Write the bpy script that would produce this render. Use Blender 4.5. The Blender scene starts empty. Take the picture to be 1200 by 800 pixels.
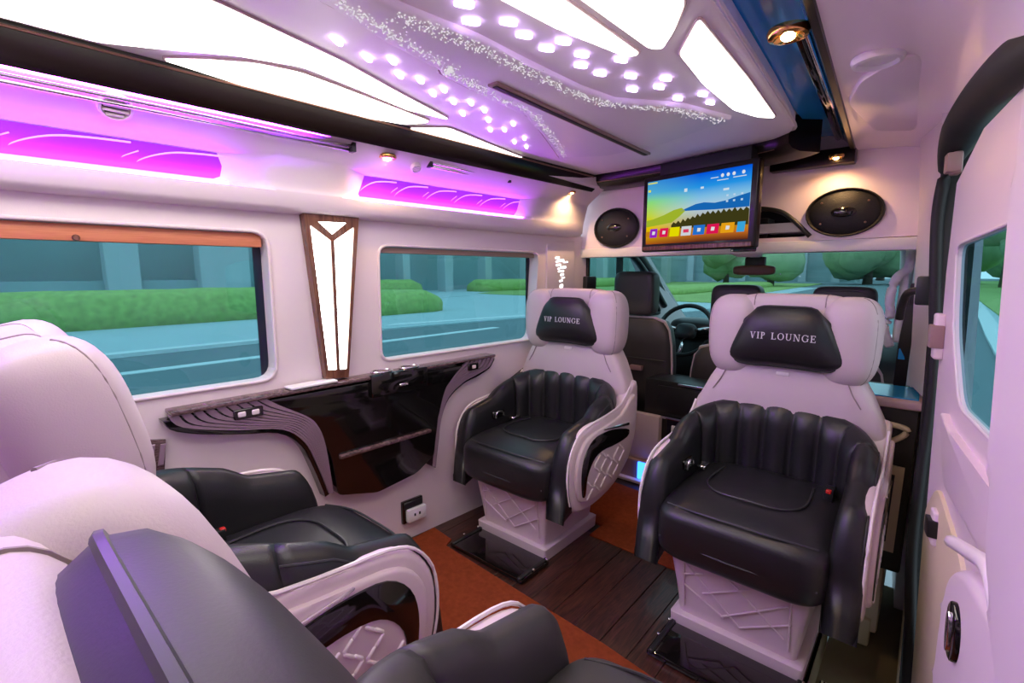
import bpy, bmesh, math, random
from math import sin, cos, pi, radians
from mathutils import Vector, Matrix
from mathutils.geometry import tessellate_polygon
random.seed(7)
S = bpy.context.scene
COL = S.collection

# ------------------------------------------------------------------ camera, world, exposure
cam_d = bpy.data.cameras.new('camera')
cam_d.sensor_width = 36.0
cam_d.lens = 564.0 / 1200.0 * 36.0
cam_d.clip_start = 0.02
cam_d.clip_end = 600
cam = bpy.data.objects.new('camera', cam_d)
COL.objects.link(cam)
cam.location = (0, 0, 1.2)
cam.rotation_euler = (radians(90 - 8.1), 0, radians(41.0))
S.camera = cam
S.view_settings.view_transform = 'Standard'
S.view_settings.look = 'None'
S.view_settings.exposure = 0.82
S.view_settings.gamma = 1.0
S.view_settings.use_curve_mapping = False
world = bpy.data.worlds.new('overcast_sky')
S.world = world
world.use_nodes = True
bg = world.node_tree.nodes['Background']
bg.inputs[0].default_value = (0.80, 0.90, 1.0, 1)
bg.inputs[1].default_value = 1.7
S.cycles.use_denoising = True
S.cycles.max_bounces = 10
S.cycles.diffuse_bounces = 8
S.cycles.transparent_max_bounces = 12
S.cycles.sample_clamp_indirect = 20.0
PANEL_GLOW = 3.7      # cream ceiling diffusers
LED_GLOW = 9.0       # violet strips

# ------------------------------------------------------------------ materials
MATS = {}
def mat(name, color, rough=0.5, metal=0.0, spec=0.5, coat=0.0, emit=None, power=0.0, bump=0.0, bscale=200.0, vary=0.0, vscale=6.0):
    m = bpy.data.materials.new(name)
    m.use_nodes = True
    nt = m.node_tree
    b = nt.nodes['Principled BSDF']
    c = tuple(color) + (1,)
    b.inputs['Base Color'].default_value = c
    b.inputs['Roughness'].default_value = rough
    b.inputs['Metallic'].default_value = metal
    b.inputs['Specular IOR Level'].default_value = spec
    b.inputs['Coat Weight'].default_value = coat
    b.inputs['Coat Roughness'].default_value = 0.06
    if emit:
        b.inputs['Emission Color'].default_value = tuple(emit) + (1,)
        b.inputs['Emission Strength'].default_value = power
    if bump or vary:
        tc = nt.nodes.new('ShaderNodeTexCoord')
        n = nt.nodes.new('ShaderNodeTexNoise')
        n.inputs['Scale'].default_value = bscale
        n.inputs['Detail'].default_value = 3
        nt.links.new(tc.outputs['Object'], n.inputs['Vector'])
        if bump:
            bp = nt.nodes.new('ShaderNodeBump')
            bp.inputs['Strength'].default_value = bump
            bp.inputs['Distance'].default_value = 0.002
            nt.links.new(n.outputs['Fac'], bp.inputs['Height'])
            nt.links.new(bp.outputs['Normal'], b.inputs['Normal'])
        if vary:
            n2 = nt.nodes.new('ShaderNodeTexNoise')
            n2.inputs['Scale'].default_value = vscale
            n2.inputs['Detail'].default_value = 4
            nt.links.new(tc.outputs['Object'], n2.inputs['Vector'])
            mx = nt.nodes.new('ShaderNodeMix')
            mx.data_type = 'RGBA'
            mx.inputs['A'].default_value = tuple(max(0, v * (1 - vary)) for v in color) + (1,)
            mx.inputs['B'].default_value = tuple(min(1, v * (1 + vary)) for v in color) + (1,)
            nt.links.new(n2.outputs['Fac'], mx.inputs['Factor'])
            nt.links.new(mx.outputs['Result'], b.inputs['Base Color'])
    MATS[name] = m
    return m

def wood_mat(name, c1, c2, scale=(1, 1, 1), rough=0.35, coat=0.0, dist=4.0, wscale=3.0):
    m = mat(name, c1, rough, coat=coat)
    nt = m.node_tree
    b = nt.nodes['Principled BSDF']
    tc = nt.nodes.new('ShaderNodeTexCoord')
    mp = nt.nodes.new('ShaderNodeMapping')
    mp.inputs['Scale'].default_value = scale
    w = nt.nodes.new('ShaderNodeTexNoise')
    w.inputs['Scale'].default_value = wscale
    w.inputs['Detail'].default_value = 6
    w.inputs['Distortion'].default_value = dist
    r = nt.nodes.new('ShaderNodeValToRGB')
    r.color_ramp.elements[0].position = 0.35
    r.color_ramp.elements[0].color = tuple(c1) + (1,)
    r.color_ramp.elements[1].position = 0.7
    r.color_ramp.elements[1].color = tuple(c2) + (1,)
    oi = nt.nodes.new('ShaderNodeObjectInfo')
    ad = nt.nodes.new('ShaderNodeVectorMath')
    ad.operation = 'ADD'
    cmb = nt.nodes.new('ShaderNodeCombineXYZ')
    ml = nt.nodes.new('ShaderNodeMath')
    ml.operation = 'MULTIPLY'
    ml.inputs[1].default_value = 30
    nt.links.new(oi.outputs['Random'], ml.inputs[0])
    nt.links.new(ml.outputs[0], cmb.inputs[0])
    nt.links.new(ml.outputs[0], cmb.inputs[1])
    nt.links.new(tc.outputs['Object'], mp.inputs['Vector'])
    nt.links.new(mp.outputs[0], ad.inputs[0])
    nt.links.new(cmb.outputs[0], ad.inputs[1])
    nt.links.new(ad.outputs[0], w.inputs['Vector'])
    nt.links.new(w.outputs['Fac'], r.inputs[0])
    nt.links.new(r.outputs[0], b.inputs['Base Color'])
    return m

def glow(name, color, power):
    m = bpy.data.materials.new(name)
    m.use_nodes = True
    nt = m.node_tree
    nt.nodes.clear()
    o = nt.nodes.new('ShaderNodeOutputMaterial')
    e = nt.nodes.new('ShaderNodeEmission')
    e.inputs[0].default_value = tuple(color) + (1,)
    e.inputs[1].default_value = power
    nt.links.new(e.outputs[0], o.inputs[0])
    MATS[name] = m
    return m

def glass_mat(name, tint, refl=0.06):
    m = bpy.data.materials.new(name)
    m.use_nodes = True
    nt = m.node_tree
    nt.nodes.clear()
    o = nt.nodes.new('ShaderNodeOutputMaterial')
    t = nt.nodes.new('ShaderNodeBsdfTransparent')
    t.inputs[0].default_value = tuple(tint) + (1,)
    g = nt.nodes.new('ShaderNodeBsdfGlossy')
    g.inputs['Roughness'].default_value = 0.02
    g.inputs['Color'].default_value = (.8, .9, .9, 1)
    mx = nt.nodes.new('ShaderNodeMixShader')
    mx.inputs[0].default_value = refl * .5
    nt.links.new(t.outputs[0], mx.inputs[1])
    nt.links.new(g.outputs[0], mx.inputs[2])
    nt.links.new(mx.outputs[0], o.inputs[0])
    MATS[name] = m
    return m

M = dict(
    wall=mat('blush_white_leatherette', (.76, .665, .695), .45, bump=.12, bscale=400),
    soffit=mat('pale_grey_soffit', (.80, .70, .75), .4),
    ceil3=mat('glossy_lightened_headlining', (.92, .82, .87), .22),  # soffit colour, lightened in place of light missing on the right ceiling
    header=mat('lightened_pink_header', (.93, .79, .84), .45),  # lighter copy of the wall colour, standing in for light the header lacks
    door=mat('pale_door_plastic', (.80, .67, .73), .38),
    seat=mat('dusty_white_leather', (.62, .52, .55), .46, bump=.2, bscale=420),
    shell=mat('white_shell_plastic', (.68, .57, .595), .36),
    relief=mat('white_relief_plastic', (.84, .76, .78), .35),
    black=mat('black_leather', (.014, .014, .016), .33, spec=.5, bump=.25, bscale=450),
    grey=mat('charcoal_leather', (.045, .042, .042), .45, spec=.5, bump=.06, bscale=450),
    seam=mat('dark_stitching', (.30, .24, .24), .6),
    bseam=mat('black_piping', (.03, .03, .033), .4),
    gloss=mat('black_piano_lacquer', (.006, .005, .005), .08, coat=.6),
    plastic=mat('black_plastic', (.012, .012, .013), .4),
    rubber=mat('black_rubber_seal', (.006, .006, .006), .6),
    chrome=mat('chrome', (.85, .83, .83), .18, metal=1),
    copper=wood_mat('copper_brown_frame', (.10, .035, .02), (.22, .09, .05), (8, 8, 1), .25, .4),
    rail=mat('dark_brown_lacquer', (.008, .004, .003), .3, spec=.3, coat=.08),
    rim=mat('mauve_light_rim', (.50, .36, .39), .4),
    step=mat('olive_step_plastic', (.26, .22, .13), .5),
    thread=mat('silver_thread', (.72, .71, .72), .35),
    railhi=mat('bronze_bead', (.32, .18, .13), .3, metal=.6),
    rosewood=wood_mat('polished_rosewood', (.05, .025, .027), (.22, .13, .14), (2, 6, 25), .15, .6),
    ribbed=mat('mauve_ribbed_trim', (.36, .25, .33), .28, metal=.35),
    ceil=mat('pearl_ceiling_panel', (.92, .85, .92), .42),
    ceil2=mat('lilac_centre_panel', (.84, .78, .86), .4),
    brown_edge=mat('mauve_brown_edging', (.33, .21, .20), .4),
    white=mat('cold_white_plastic', (.80, .80, .82), .4),
    cream=mat('cream_plastic', (.70, .60, .42), .4),
    blue=mat('blue_gloss', (.02, .34, .78), .2, coat=.5),  # in the ceiling channel, blue reflected light put into dark gloss
    darkblue=mat('navy_glass_border', (.006, .010, .03), .15),
    orange=wood_mat('terracotta_blind', (.55, .17, .08), (.66, .25, .13), (1, 1, 30), .5),
    beige=mat('taupe_blind', (.36, .25, .20), .5),
    carpet=mat('rust_carpet', (.25, .055, .020), .95, spec=.0, bump=.9, bscale=900, vary=.3, vscale=60),
    plank=wood_mat('dark_walnut_plank', (.018, .006, .004), (.085, .030, .018), (14, 1.2, 1), .32, .15),
    floor=mat('dark_subfloor', (.02, .012, .01), .6),
    speaker=mat('black_speaker_mesh', (.008, .007, .008), .5, bump=.8, bscale=300),
    cream_glow=glow('cream_light_diffuser', (1.0, .92, .84), PANEL_GLOW),
    dot_glow=glow('lilac_white_led', (.70, .48, 1.0), 8.0),
    bead_glint=glow('glowing_bead_glint', (1.0, .93, 1.0), .42),  # weak glow painted in for the glint of the glitter beads
    lamp_glow=glow('warm_white_lamp', (1.0, .95, .92), 7.0),
    fret_glow=glow('fretwork_glow', (1.0, .92, .92), 2.2),
    violet=glow('violet_led', (.50, .06, 1.0), LED_GLOW * 2.5),
    violet_soft=glow('violet_led_hidden', (.30, .02, 1.0), LED_GLOW * 15),
    acrylic=mat('edge_lit_violet_acrylic', (.20, .03, .42), .3, emit=(.42, .03, 1.0), power=.30),
    groove=mat('glowing_groove', (.6, .4, .7), .4, emit=(.85, .28, 1.0), power=.62),
    blue_led=glow('blue_led', (.02, .24, 1.0), 110.0),
    step_led=glow('blue_step_led', (.02, .12, 1.0), 4.0),
    amber=glow('amber_bulb', (1.0, .52, .16), 60.0),
    gold=mat('gold_downlight_rim', (.75, .42, .12), .15, metal=1),
    mirror=mat('walnut_brown_back', (.22, .11, .07), .4),
    redplastic=mat('red_button', (.6, .02, .02), .4),
    glass=glass_mat('teal_tinted_glass', (.39, .56, .585)),
    clear=glass_mat('pale_teal_windshield', (.45, .59, .61), .04),
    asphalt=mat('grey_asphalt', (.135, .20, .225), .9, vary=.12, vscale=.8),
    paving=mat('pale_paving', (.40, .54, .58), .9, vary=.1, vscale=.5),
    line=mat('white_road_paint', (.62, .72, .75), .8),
    grass=mat('lawn_green', (.28, .42, .12), .95, vary=.35, vscale=.6),
    hedge=mat('clipped_hedge_green', (.30, .46, .13), .95, bump=.9, bscale=9, vary=.55, vscale=5),
    leaf=mat('tree_leaf_green', (.27, .41, .23), .95, vary=.45, vscale=.7),
    bark=mat('tree_bark', (.10, .08, .06), .9),
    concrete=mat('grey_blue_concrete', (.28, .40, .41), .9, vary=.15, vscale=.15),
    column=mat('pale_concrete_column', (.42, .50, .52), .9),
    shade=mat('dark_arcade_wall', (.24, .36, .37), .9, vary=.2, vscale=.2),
)

# ------------------------------------------------------------------ helpers
def link(name, verts, faces, m, parent=None, smooth=False, loc=None, rot=None):
    me = bpy.data.meshes.new(name)
    me.from_pydata([tuple(v) for v in verts], [], faces)
    bm = bmesh.new()
    bm.from_mesh(me)
    bmesh.ops.recalc_face_normals(bm, faces=bm.faces)
    bm.to_mesh(me)
    bm.free()
    return finish(name, me, m, parent, smooth, loc, rot)

def finish(name, me, m, parent=None, smooth=False, loc=None, rot=None):
    if m:
        me.materials.append(m)
    if smooth:
        me.polygons.foreach_set('use_smooth', [True] * len(me.polygons))
        if smooth == 'auto':
            try:
                me.set_sharp_from_angle(angle=radians(40))
            except Exception:
                pass
    o = bpy.data.objects.new(name, me)
    COL.objects.link(o)
    if parent:
        o.parent = parent
    if loc:
        o.location = loc
    if rot:
        o.rotation_euler = rot
    return o

def empty(name, loc=(0, 0, 0), rz=0):
    o = bpy.data.objects.new(name, None)
    COL.objects.link(o)
    o.location = loc
    o.rotation_euler = (0, 0, rz)
    o.empty_display_size = .1
    return o

def tag(o, label=None, cat=None, group=None, kind=None):
    if label: o['label'] = label
    if cat: o['category'] = cat
    if group: o['group'] = group
    if kind: o['kind'] = kind
    return o

def children(o):
    return [c for c in bpy.data.objects if c.parent == o]

def copy_tree(o, parent=None):
    c = o.copy()
    COL.objects.link(c)
    c.parent = parent
    for ch in children(o):
        copy_tree(ch, c)
    return c

def box(name, lo, hi, m, parent=None, bevel=0.0, seg=2, fn=None, loc=None, rot=None):
    bm = bmesh.new()
    bmesh.ops.create_cube(bm, size=1)
    lo, hi = Vector(lo), Vector(hi)
    for v in bm.verts:
        v.co = Vector((lo[i] + (v.co[i] + .5) * (hi[i] - lo[i]) for i in range(3)))
    if bevel:
        bmesh.ops.bevel(bm, geom=bm.edges[:], offset=bevel, segments=seg, profile=.6, affect='EDGES', clamp_overlap=True)
    if fn:
        for v in bm.verts:
            v.co = Vector(fn(*v.co))
    bmesh.ops.recalc_face_normals(bm, faces=bm.faces)
    me = bpy.data.meshes.new(name)
    bm.to_mesh(me)
    bm.free()
    return finish(name, me, m, parent, 'auto' if bevel else False, loc, rot)

def loft(name, rings, m, parent=None, cap=True, closed=True, loop=False, smooth=True, loc=None, rot=None):
    n = len(rings[0])
    verts = [p for r in rings for p in r]
    faces = []
    R_ = len(rings)
    for i in range(R_ if loop else R_ - 1):
        a, b = i * n, ((i + 1) % R_) * n
        for j in range(n if closed else n - 1):
            k = (j + 1) % n
            faces.append((a + j, a + k, b + k, b + j))
    if cap and not loop and closed:
        faces.append(tuple(range(n)))
        faces.append(tuple((R_ - 1) * n + j for j in range(n)))
    return link(name, verts, faces, m, parent, smooth, loc, rot)

def frame_axes(t):
    t = t.normalized()
    up = Vector((0, 0, 1)) if abs(t.z) < .95 else Vector((1, 0, 0))
    a = t.cross(up).normalized()
    return a, a.cross(t).normalized()

def tube(name, path, r, m, parent=None, n=8, ry=None, closed=False, loc=None, rot=None):
    P_ = [Vector(p) for p in path]
    rings = []
    L = len(P_)
    for i, p in enumerate(P_):
        t = (P_[(i + 1) % L] - P_[i - 1]) if closed else (P_[min(i + 1, L - 1)] - P_[max(i - 1, 0)])
        a, b = frame_axes(t)
        rr = r[i] if isinstance(r, (list, tuple)) else r
        rings.append([p + a * cos(2 * pi * k / n) * rr + b * sin(2 * pi * k / n) * (ry if ry else rr) for k in range(n)])
    return loft(name, rings, m, parent, loop=closed, smooth='auto' if n < 7 else True, loc=loc, rot=rot)

def smooth_path(pts, n=6, closed=False):
    P_ = [Vector(p) for p in pts]
    out = []
    L = len(P_)
    for i in range(L if closed else L - 1):
        if closed:
            p0, p1, p2, p3 = P_[i - 1], P_[i], P_[(i + 1) % L], P_[(i + 2) % L]
        else:
            p0, p1, p2, p3 = P_[max(i - 1, 0)], P_[i], P_[i + 1], P_[min(i + 2, L - 1)]
        for k in range(n):
            t = k / n
            out.append(.5 * ((2 * p1) + (-p0 + p2) * t + (2 * p0 - 5 * p1 + 4 * p2 - p3) * t * t + (-p0 + 3 * p1 - 3 * p2 + p3) * t ** 3))
    if not closed:
        out.append(P_[-1])
    return out

def plate(name, poly, d0, d1, fn, m, parent=None, bevel=0.0, smooth=False, loc=None, rot=None, seg=2):
    """solid plate: outline (u,v) extruded from depth d0 to d1, mapped by fn(u,v,d)"""
    bm = bmesh.new()
    vs = [bm.verts.new((p[0], p[1], d0)) for p in poly]
    f = bm.faces.new(vs)
    r = bmesh.ops.extrude_face_region(bm, geom=[f])
    top = [g for g in r['geom'] if isinstance(g, bmesh.types.BMVert)]
    for v in top:
        v.co.z = d1
    if bevel:
        es = [e for e in bm.edges if all(v in top for v in e.verts)]
        bmesh.ops.bevel(bm, geom=es, offset=bevel, segments=seg, profile=.5, affect='EDGES', clamp_overlap=True)
    for v in bm.verts:
        v.co = Vector(fn(*v.co))
    bmesh.ops.recalc_face_normals(bm, faces=bm.faces)
    me = bpy.data.meshes.new(name)
    bm.to_mesh(me)
    bm.free()
    return finish(name, me, m, parent, 'auto' if (bevel or smooth) else False, loc, rot)

def rounded(poly, r, n=5):
    """round the corners of a 2D polygon"""
    out = []
    L = len(poly)
    for i in range(L):
        p0, p1, p2 = Vector(poly[i - 1]), Vector(poly[i]), Vector(poly[(i + 1) % L])
        rr = r[i] if isinstance(r, (list, tuple)) else r
        a, b = (p0 - p1), (p2 - p1)
        q = min(rr, a.length * .48, b.length * .48)
        s, e = p1 + a.normalized() * q, p1 + b.normalized() * q
        for k in range(n + 1):
            t = k / n
            out.append(tuple((1 - t) ** 2 * s + 2 * t * (1 - t) * p1 + t * t * e))
    return out

def holed(name, outer, holes, d_face, d_back, fn, m, parent=None):
    """flat panel with holes whose reveals run from d_face back to d_back"""
    loops = [[Vector((p[0], p[1], 0)) for p in l] for l in [outer] + holes]
    tris = tessellate_polygon(loops)
    flat = [p for l in loops for p in l]
    verts = [fn(p.x, p.y, d_face) for p in flat] + [fn(p.x, p.y, d_back) for p in flat]
    N = len(flat)
    faces = [tuple(t) for t in tris] + [tuple(N + i for i in reversed(t)) for t in tris]
    s = 0
    for l in loops:
        for i in range(len(l)):
            j = (i + 1) % len(l)
            faces.append((s + i, s + j, N + s + j, N + s + i))
        s += len(l)
    return link(name, verts, faces, m, parent)

def sgnpow(c, e):
    return math.copysign(abs(c) ** e, c)

def lobe(name, c, r, m, parent=None, e1=.6, e2=.6, nu=28, nv=16, rot=None, fn=None):
    """superellipsoid cushion"""
    R3 = Matrix.Identity(3) if rot is None else (Matrix.Rotation(rot[2], 3, 'Z') @ Matrix.Rotation(rot[1], 3, 'Y') @ Matrix.Rotation(rot[0], 3, 'X'))
    c = Vector(c)
    verts, faces = [], []
    for i in range(1, nv):
        ph = -pi / 2 + pi * i / nv
        for j in range(nu):
            th = 2 * pi * j / nu
            p = Vector((r[0] * sgnpow(cos(ph), e1) * sgnpow(cos(th), e2), r[1] * sgnpow(cos(ph), e1) * sgnpow(sin(th), e2), r[2] * sgnpow(sin(ph), e1)))
            if fn: p = Vector(fn(*p))
            verts.append(R3 @ p + c)
    b, t = Vector((0, 0, -r[2])), Vector((0, 0, r[2]))
    if fn: b, t = Vector(fn(*b)), Vector(fn(*t))
    verts += [R3 @ b + c, R3 @ t + c]
    for i in range(nv - 2):
        for j in range(nu):
            k = (j + 1) % nu
            faces.append((i * nu + j, i * nu + k, (i + 1) * nu + k, (i + 1) * nu + j))
    B, T = len(verts) - 2, len(verts) - 1
    for j in range(nu):
        k = (j + 1) % nu
        faces.append((B, k, j))
        faces.append((T, (nv - 2) * nu + j, (nv - 2) * nu + k))
    return link(name, verts, faces, m, parent, True)

def disc(name, c, r0, h, m, parent=None, n=24, axis='z', rx=None, bev=.25, fn=None):
    """round button with softened edge; axis = direction of its face"""
    rx = rx or r0
    prof = [(1, 0), (1, .55), (1 - bev * .3, .85), (1 - bev, 1)]
    rings = []
    for s, q in prof:
        ring = []
        for k in range(n):
            a = 2 * pi * k / n
            u, v, w = rx * s * cos(a), r0 * s * sin(a), h * q
            p = dict(z=(u, v, w), x=(w, u, v), y=(u, w, v))[axis]
            ring.append(Vector(c) + Vector(p))
        if fn: ring = [Vector(fn(*p)) for p in ring]
        rings.append(ring)
    return loft(name, rings, m, parent, smooth='auto')

def text_mesh(body, size):
    """roman capitals with serifs, built from strokes; returns a flat mesh in x,y (centred) with a little depth"""
    T, t = .15, .07
    def arc(cx, cy, rx, ry, a0, a1, n=10, w0=T, w1=t):
        out = []
        for k in range(n):
            q = []
            for a, r in ((a0 + (a1 - a0) * k / n, 1), (a0 + (a1 - a0) * (k + 1) / n, 1)):
                c, s_ = cos(radians(a)), sin(radians(a))
                w = w1 + (w0 - w1) * abs(c)
                q.append(((cx + rx * c, cy + ry * s_), (cx + (rx - w) * c, cy + (ry - min(w, w1 * 1.2)) * s_)))
            out.append([q[0][0], q[1][0], q[1][1], q[0][1]])
        return out
    def bar(x0, y0, x1, y1, w):
        return [[(x0 - w / 2, y0), (x0 + w / 2, y0), (x1 + w / 2, y1), (x1 - w / 2, y1)]]
    def serif(x, y, w=.34):
        y0 = y if y == 0 else y - .06
        return [[(x - w / 2, y0), (x + w / 2, y0), (x + w / 2, y0 + .06), (x - w / 2, y0 + .06)]]
    def row(x0, x1, y):
        return [[(x0, y), (x1, y), (x1, y + t), (x0, y + t)]]
    G = {
        'V': (.92, bar(.18, 1, .46, 0, T) + bar(.74, 1, .46, 0, t) + serif(.18, 1) + serif(.74, 1, .3)),
        'I': (.42, bar(.21, 0, .21, 1, T) + serif(.21, 0) + serif(.21, 1)),
        'P': (.72, bar(.20, 0, .20, 1, T) + serif(.20, 0) + serif(.15, 1, .24) + arc(.34, .74, .30, .26, -90, 90) + row(.2, .36, .93) + row(.2, .36, .48)),
        'L': (.74, bar(.20, 0, .20, 1, T) + serif(.20, 1) + row(.04, .68, 0) + bar(.65, 0, .68, .24, t)),
        'O': (1.0, arc(.5, .5, .45, .51, 0, 360, 24)),
        'U': (.92, bar(.18, .34, .18, 1, T) + bar(.74, .34, .74, 1, t) + serif(.18, 1) + serif(.74, 1, .28) + arc(.445, .36, .335, .37, 180, 360, 12, .11, .08)),
        'N': (.96, bar(.17, 0, .17, 1, t) + bar(.79, 0, .79, 1, t) + bar(.19, 1, .76, 0, T) + serif(.17, 0, .28) + serif(.12, 1, .24) + serif(.79, 1, .28)),
        'G': (.98, arc(.5, .5, .45, .51, 40, 325, 20) + bar(.82, .10, .82, .46, T * .8) + serif(.80, .50, .3) + bar(.83, .70, .85, .95, t)),
        'E': (.76, bar(.20, 0, .20, 1, T) + row(.04, .68, 0) + row(.04, .66, .93) + row(.2, .52, .48) + bar(.66, 0, .68, .24, t) + bar(.63, .77, .65, 1, t) + bar(.51, .38, .51, .64, t)),
        ' ': (.55, []),
    }
    letters, x = [], 0.0
    for ch in body:
        w, qs = G[ch]
        if qs: letters.append([[(p[0] + x, p[1]) for p in q] for q in qs])
        x += w + .14
    return [letter_mesh(q, x - .14, size) for q in letters]
def letter_mesh(quads, width, size):
    vs, fs = [], []
    for q in quads:
        b = len(vs)
        for d in (.0008, -.0008):
            vs += [((p[0] - width / 2) * size, (p[1] - .5) * size, d) for p in q]
        fs += [(b, b + 1, b + 2, b + 3), (b + 7, b + 6, b + 5, b + 4)] + [(b + k, b + (k + 1) % 4, b + 4 + (k + 1) % 4, b + 4 + k) for k in range(4)]
    me = bpy.data.meshes.new('letter')
    me.from_pydata(vs, [], fs)
    return me

# wall frames: the van body narrows a little towards the windscreen
def LW(y, z, d=0.0):
    return Vector((-1.69 + .065 * (y - 1.38) + d, y, z))
def RD(y, z, d=0.0):           # sliding door, d = towards the cabin
    lean = .035 - .03 * (z - .9)
    return Vector((lean + .14 * (1.75 - y) - d, y, z))
def XYZ(x, y, z):
    return (x, y, z)

# ------------------------------------------------------------------ the setting: floor
box('floor', (-1.80, -1.3, -.06), (-.18, 2.55, -.006), M['floor'])
FL = bpy.data.objects['floor']
tag(FL, kind='structure')
box('floor_lip', (-.18, -1.3, -.06), (.30, 1.12, -.006), M['floor'], FL)
px = -1.72
i = 0
while px < -.21:
    for (y0, y1) in ((1.20, 1.83),):
        w = .098
        box('plank', (px, y0, -.008), (min(px + w, -.182), y1, .0 + .0012 * (i % 2)), M['plank'], FL, .0015, 1)
    px += .1
    i += 1
def carpet(name, poly, label):
    o = plate(name, poly, -.004, .008, XYZ, M['carpet'], None, .003)
    return tag(o, label, 'carpet')
carpet('carpet', [(-1.70, -1.2), (.08, -1.2), (.06, .95), (-.15, 1.20), (-.70, 1.262), (-1.52, 1.305), (-1.54, 1.355), (-1.68, 1.37)], 'rust brown carpet covering the floor of the rear seating area')
carpet('carpet', [(-1.09, 1.80), (-.61, 1.80), (-.61, 1.915), (-.21, 1.915), (-.27, 2.11), (-.28, 2.30), (-1.61, 2.40), (-1.63, 1.915), (-1.09, 1.915)], 'rust brown carpet strip behind the two rear-facing seats')
# step well beside the sliding door
box('floor_step', (-.18, 1.10, -.26), (.10, 2.62, -.20), M['step'])
tag(bpy.data.objects['floor_step'], kind='structure')
box('step_riser', (-.20, 1.10, -.26), (-.18, 2.05, -.006), M['step'], bpy.data.objects['floor_step'])
g = empty('step_grille', (-.115, 1.62, -.20))
tag(g, 'black ribbed grille mat in the step well by the sliding door', 'grille')
box('frame', (-.055, -.20, 0), (.055, .20, .006), M['plastic'], g, .002, 1)
r0 = None
for k in range(9):
    if r0 is None:
        r0 = box('rib', (-.003, -.19, .006), (.003, .19, .016), M['cream'], g, .001, 1)
        r0.location.x = -.046
    else:
        c = r0.copy(); COL.objects.link(c); c.location.x = -.046 + k * .0115

# ------------------------------------------------------------------ left wall with two windows
W1 = [(-.62, .83), (.715, .83), (.715, 1.335), (-.62, 1.335)]
W2 = [(1.135, .84), (2.07, .84), (2.105, 1.308), (1.14, 1.308)]
h1, h2 = rounded(W1, .055), rounded(W2, .05)
wl = holed('wall_left', [(-1.25, -.01), (2.46, -.01), (2.46, 1.42), (-1.25, 1.42)], [h1, h2], 0, -.055, LW, M['wall'])
tag(wl, kind='structure')
def inset(poly, s):
    cx = sum(p[0] for p in poly) / len(poly)
    cy = sum(p[1] for p in poly) / len(poly)
    hx = max(p[0] for p in poly) - cx
    hy = max(p[1] for p in poly) - cy
    return [(cx + (p[0] - cx) * (hx + s) / hx, cy + (p[1] - cy) * (hy + s) / hy) for p in poly]
for k, (hp, blind, bt) in enumerate(((h1, 'orange', .048), (h2, 'beige', .026))):
    w = empty('window_%d' % (k + 1), LW(hp[0][0], .83))
    tag(w, kind='structure')
    off = w.location.copy()
    fnL = lambda u, v, d, off=off: LW(u, v, d) - off
    plate('pane', inset(hp, .03), -.066, -.060, fnL, M['glass'], w)
    yb = max(p[0] for p in hp)
    plate('glass_border', [(yb - .026, .80), (yb + .02, .80), (yb + .02, 1.36), (yb - .026, 1.36)], -.0595, -.0555, fnL, M['darkblue'], w)
    # padded lip around the opening
    tube('window_lip', [fnL(p[0], p[1], .002) for p in inset(hp, .004)], .006, M['wall'], w, 8, closed=True)
    y0, y1 = min(p[0] for p in hp) + .012, max(p[0] for p in hp) - .012
    zt = max(p[1] for p in hp)
    plate('roller_blind', rounded([(y0, zt - bt), (y1, zt - bt), (y1, zt - .003), (y0, zt - .003)], [.002, .002, .03, .03]), -.05, -.012, fnL, M[blind], w, .004)
    if k == 0:
        disc('pull_knob', fnL(.23, zt - .04, -.012), .009, .012, M['copper'], w, 12, 'x')

# cove with LED channels above the windows: one continuous moulded trim
PROF_S = [(0, 1.405), (.045, 1.410), (.060, 1.425), (.064, 1.470), (.066, 1.476), (.067, 1.486), (.071, 1.50), (.092, 1.575), (.100, 1.585), (.205, 1.665), (.205, 1.76), (-.04, 1.76), (-.04, 1.405)]
PROF_R = [(0, 1.405), (.045, 1.410), (.060, 1.425), (.064, 1.470), (.030, 1.474), (.012, 1.486), (.012, 1.50), (.052, 1.566), (.100, 1.578), (.205, 1.665), (.205, 1.76), (-.04, 1.76), (-.04, 1.405)]
ST = [(-1.2, 0), (-.75, 0), (-.70, 1), (.56, 1), (.62, .75), (.67, .35), (.73, 0), (.96, 0), (1.01, .45), (1.06, 1), (1.90, 1), (1.95, .5), (2.0, 0), (2.42, 0)]
rings = []
for y, b in ST:
    rings.append([LW(y, s[1] * (1 - b) + q[1] * b, s[0] * (1 - b) + q[0] * b) for s, q in zip(PROF_S, PROF_R)])
cove = loft('trim_1', rings, M['soffit'], smooth='auto')
tag(cove, kind='structure')
def led_cove(a, b, n, label, nm='cove_light'):
    o = empty(nm, LW((a + b) / 2, 1.48, .02))
    tag(o, label, 'led light', 'violet LED coves above the left windows')
    off = o.location.copy()
    fn = lambda u, v, d: LW(u, v, d) - off
    box('led_strip', (a, 1.4755, .030), (b, 1.4835, .042), M['violet'], o, fn=lambda u, v, d: fn(u, v, d))
    loft('acrylic_panel', [[fn(u, z, d) for z, d in ((1.492, .0135), (1.563, .0515), (1.563, .046), (1.492, .008))] for u in (a - .015, (a + b) / 2, b + .015)], M['acrylic'], o, smooth=False)
    L = (b - a) / n
    def on(u, t):                     # on the sloping back of the recess
        return fn(u, 1.50 + .066 * t, .014 + .040 * t)
    for k in range(n):
        s = a + k * L
        pts = [on(s + L * q, t) for q, t in ((.02, -.05), (.18, .38), (.42, .70), (.72, .82), (1.05, .86))]
        tube('relief_line', smooth_path(pts, 5), .0028, M['groove'], o, 6)
        pts = [on(s + L * q, t) for q, t in ((.86, -.05), (.98, .32), (1.12, .60))]
        if s + L * 1.12 < b + .02:
            tube('relief_line', smooth_path(pts, 4), .0024, M['groove'], o, 6)
    return o
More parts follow.
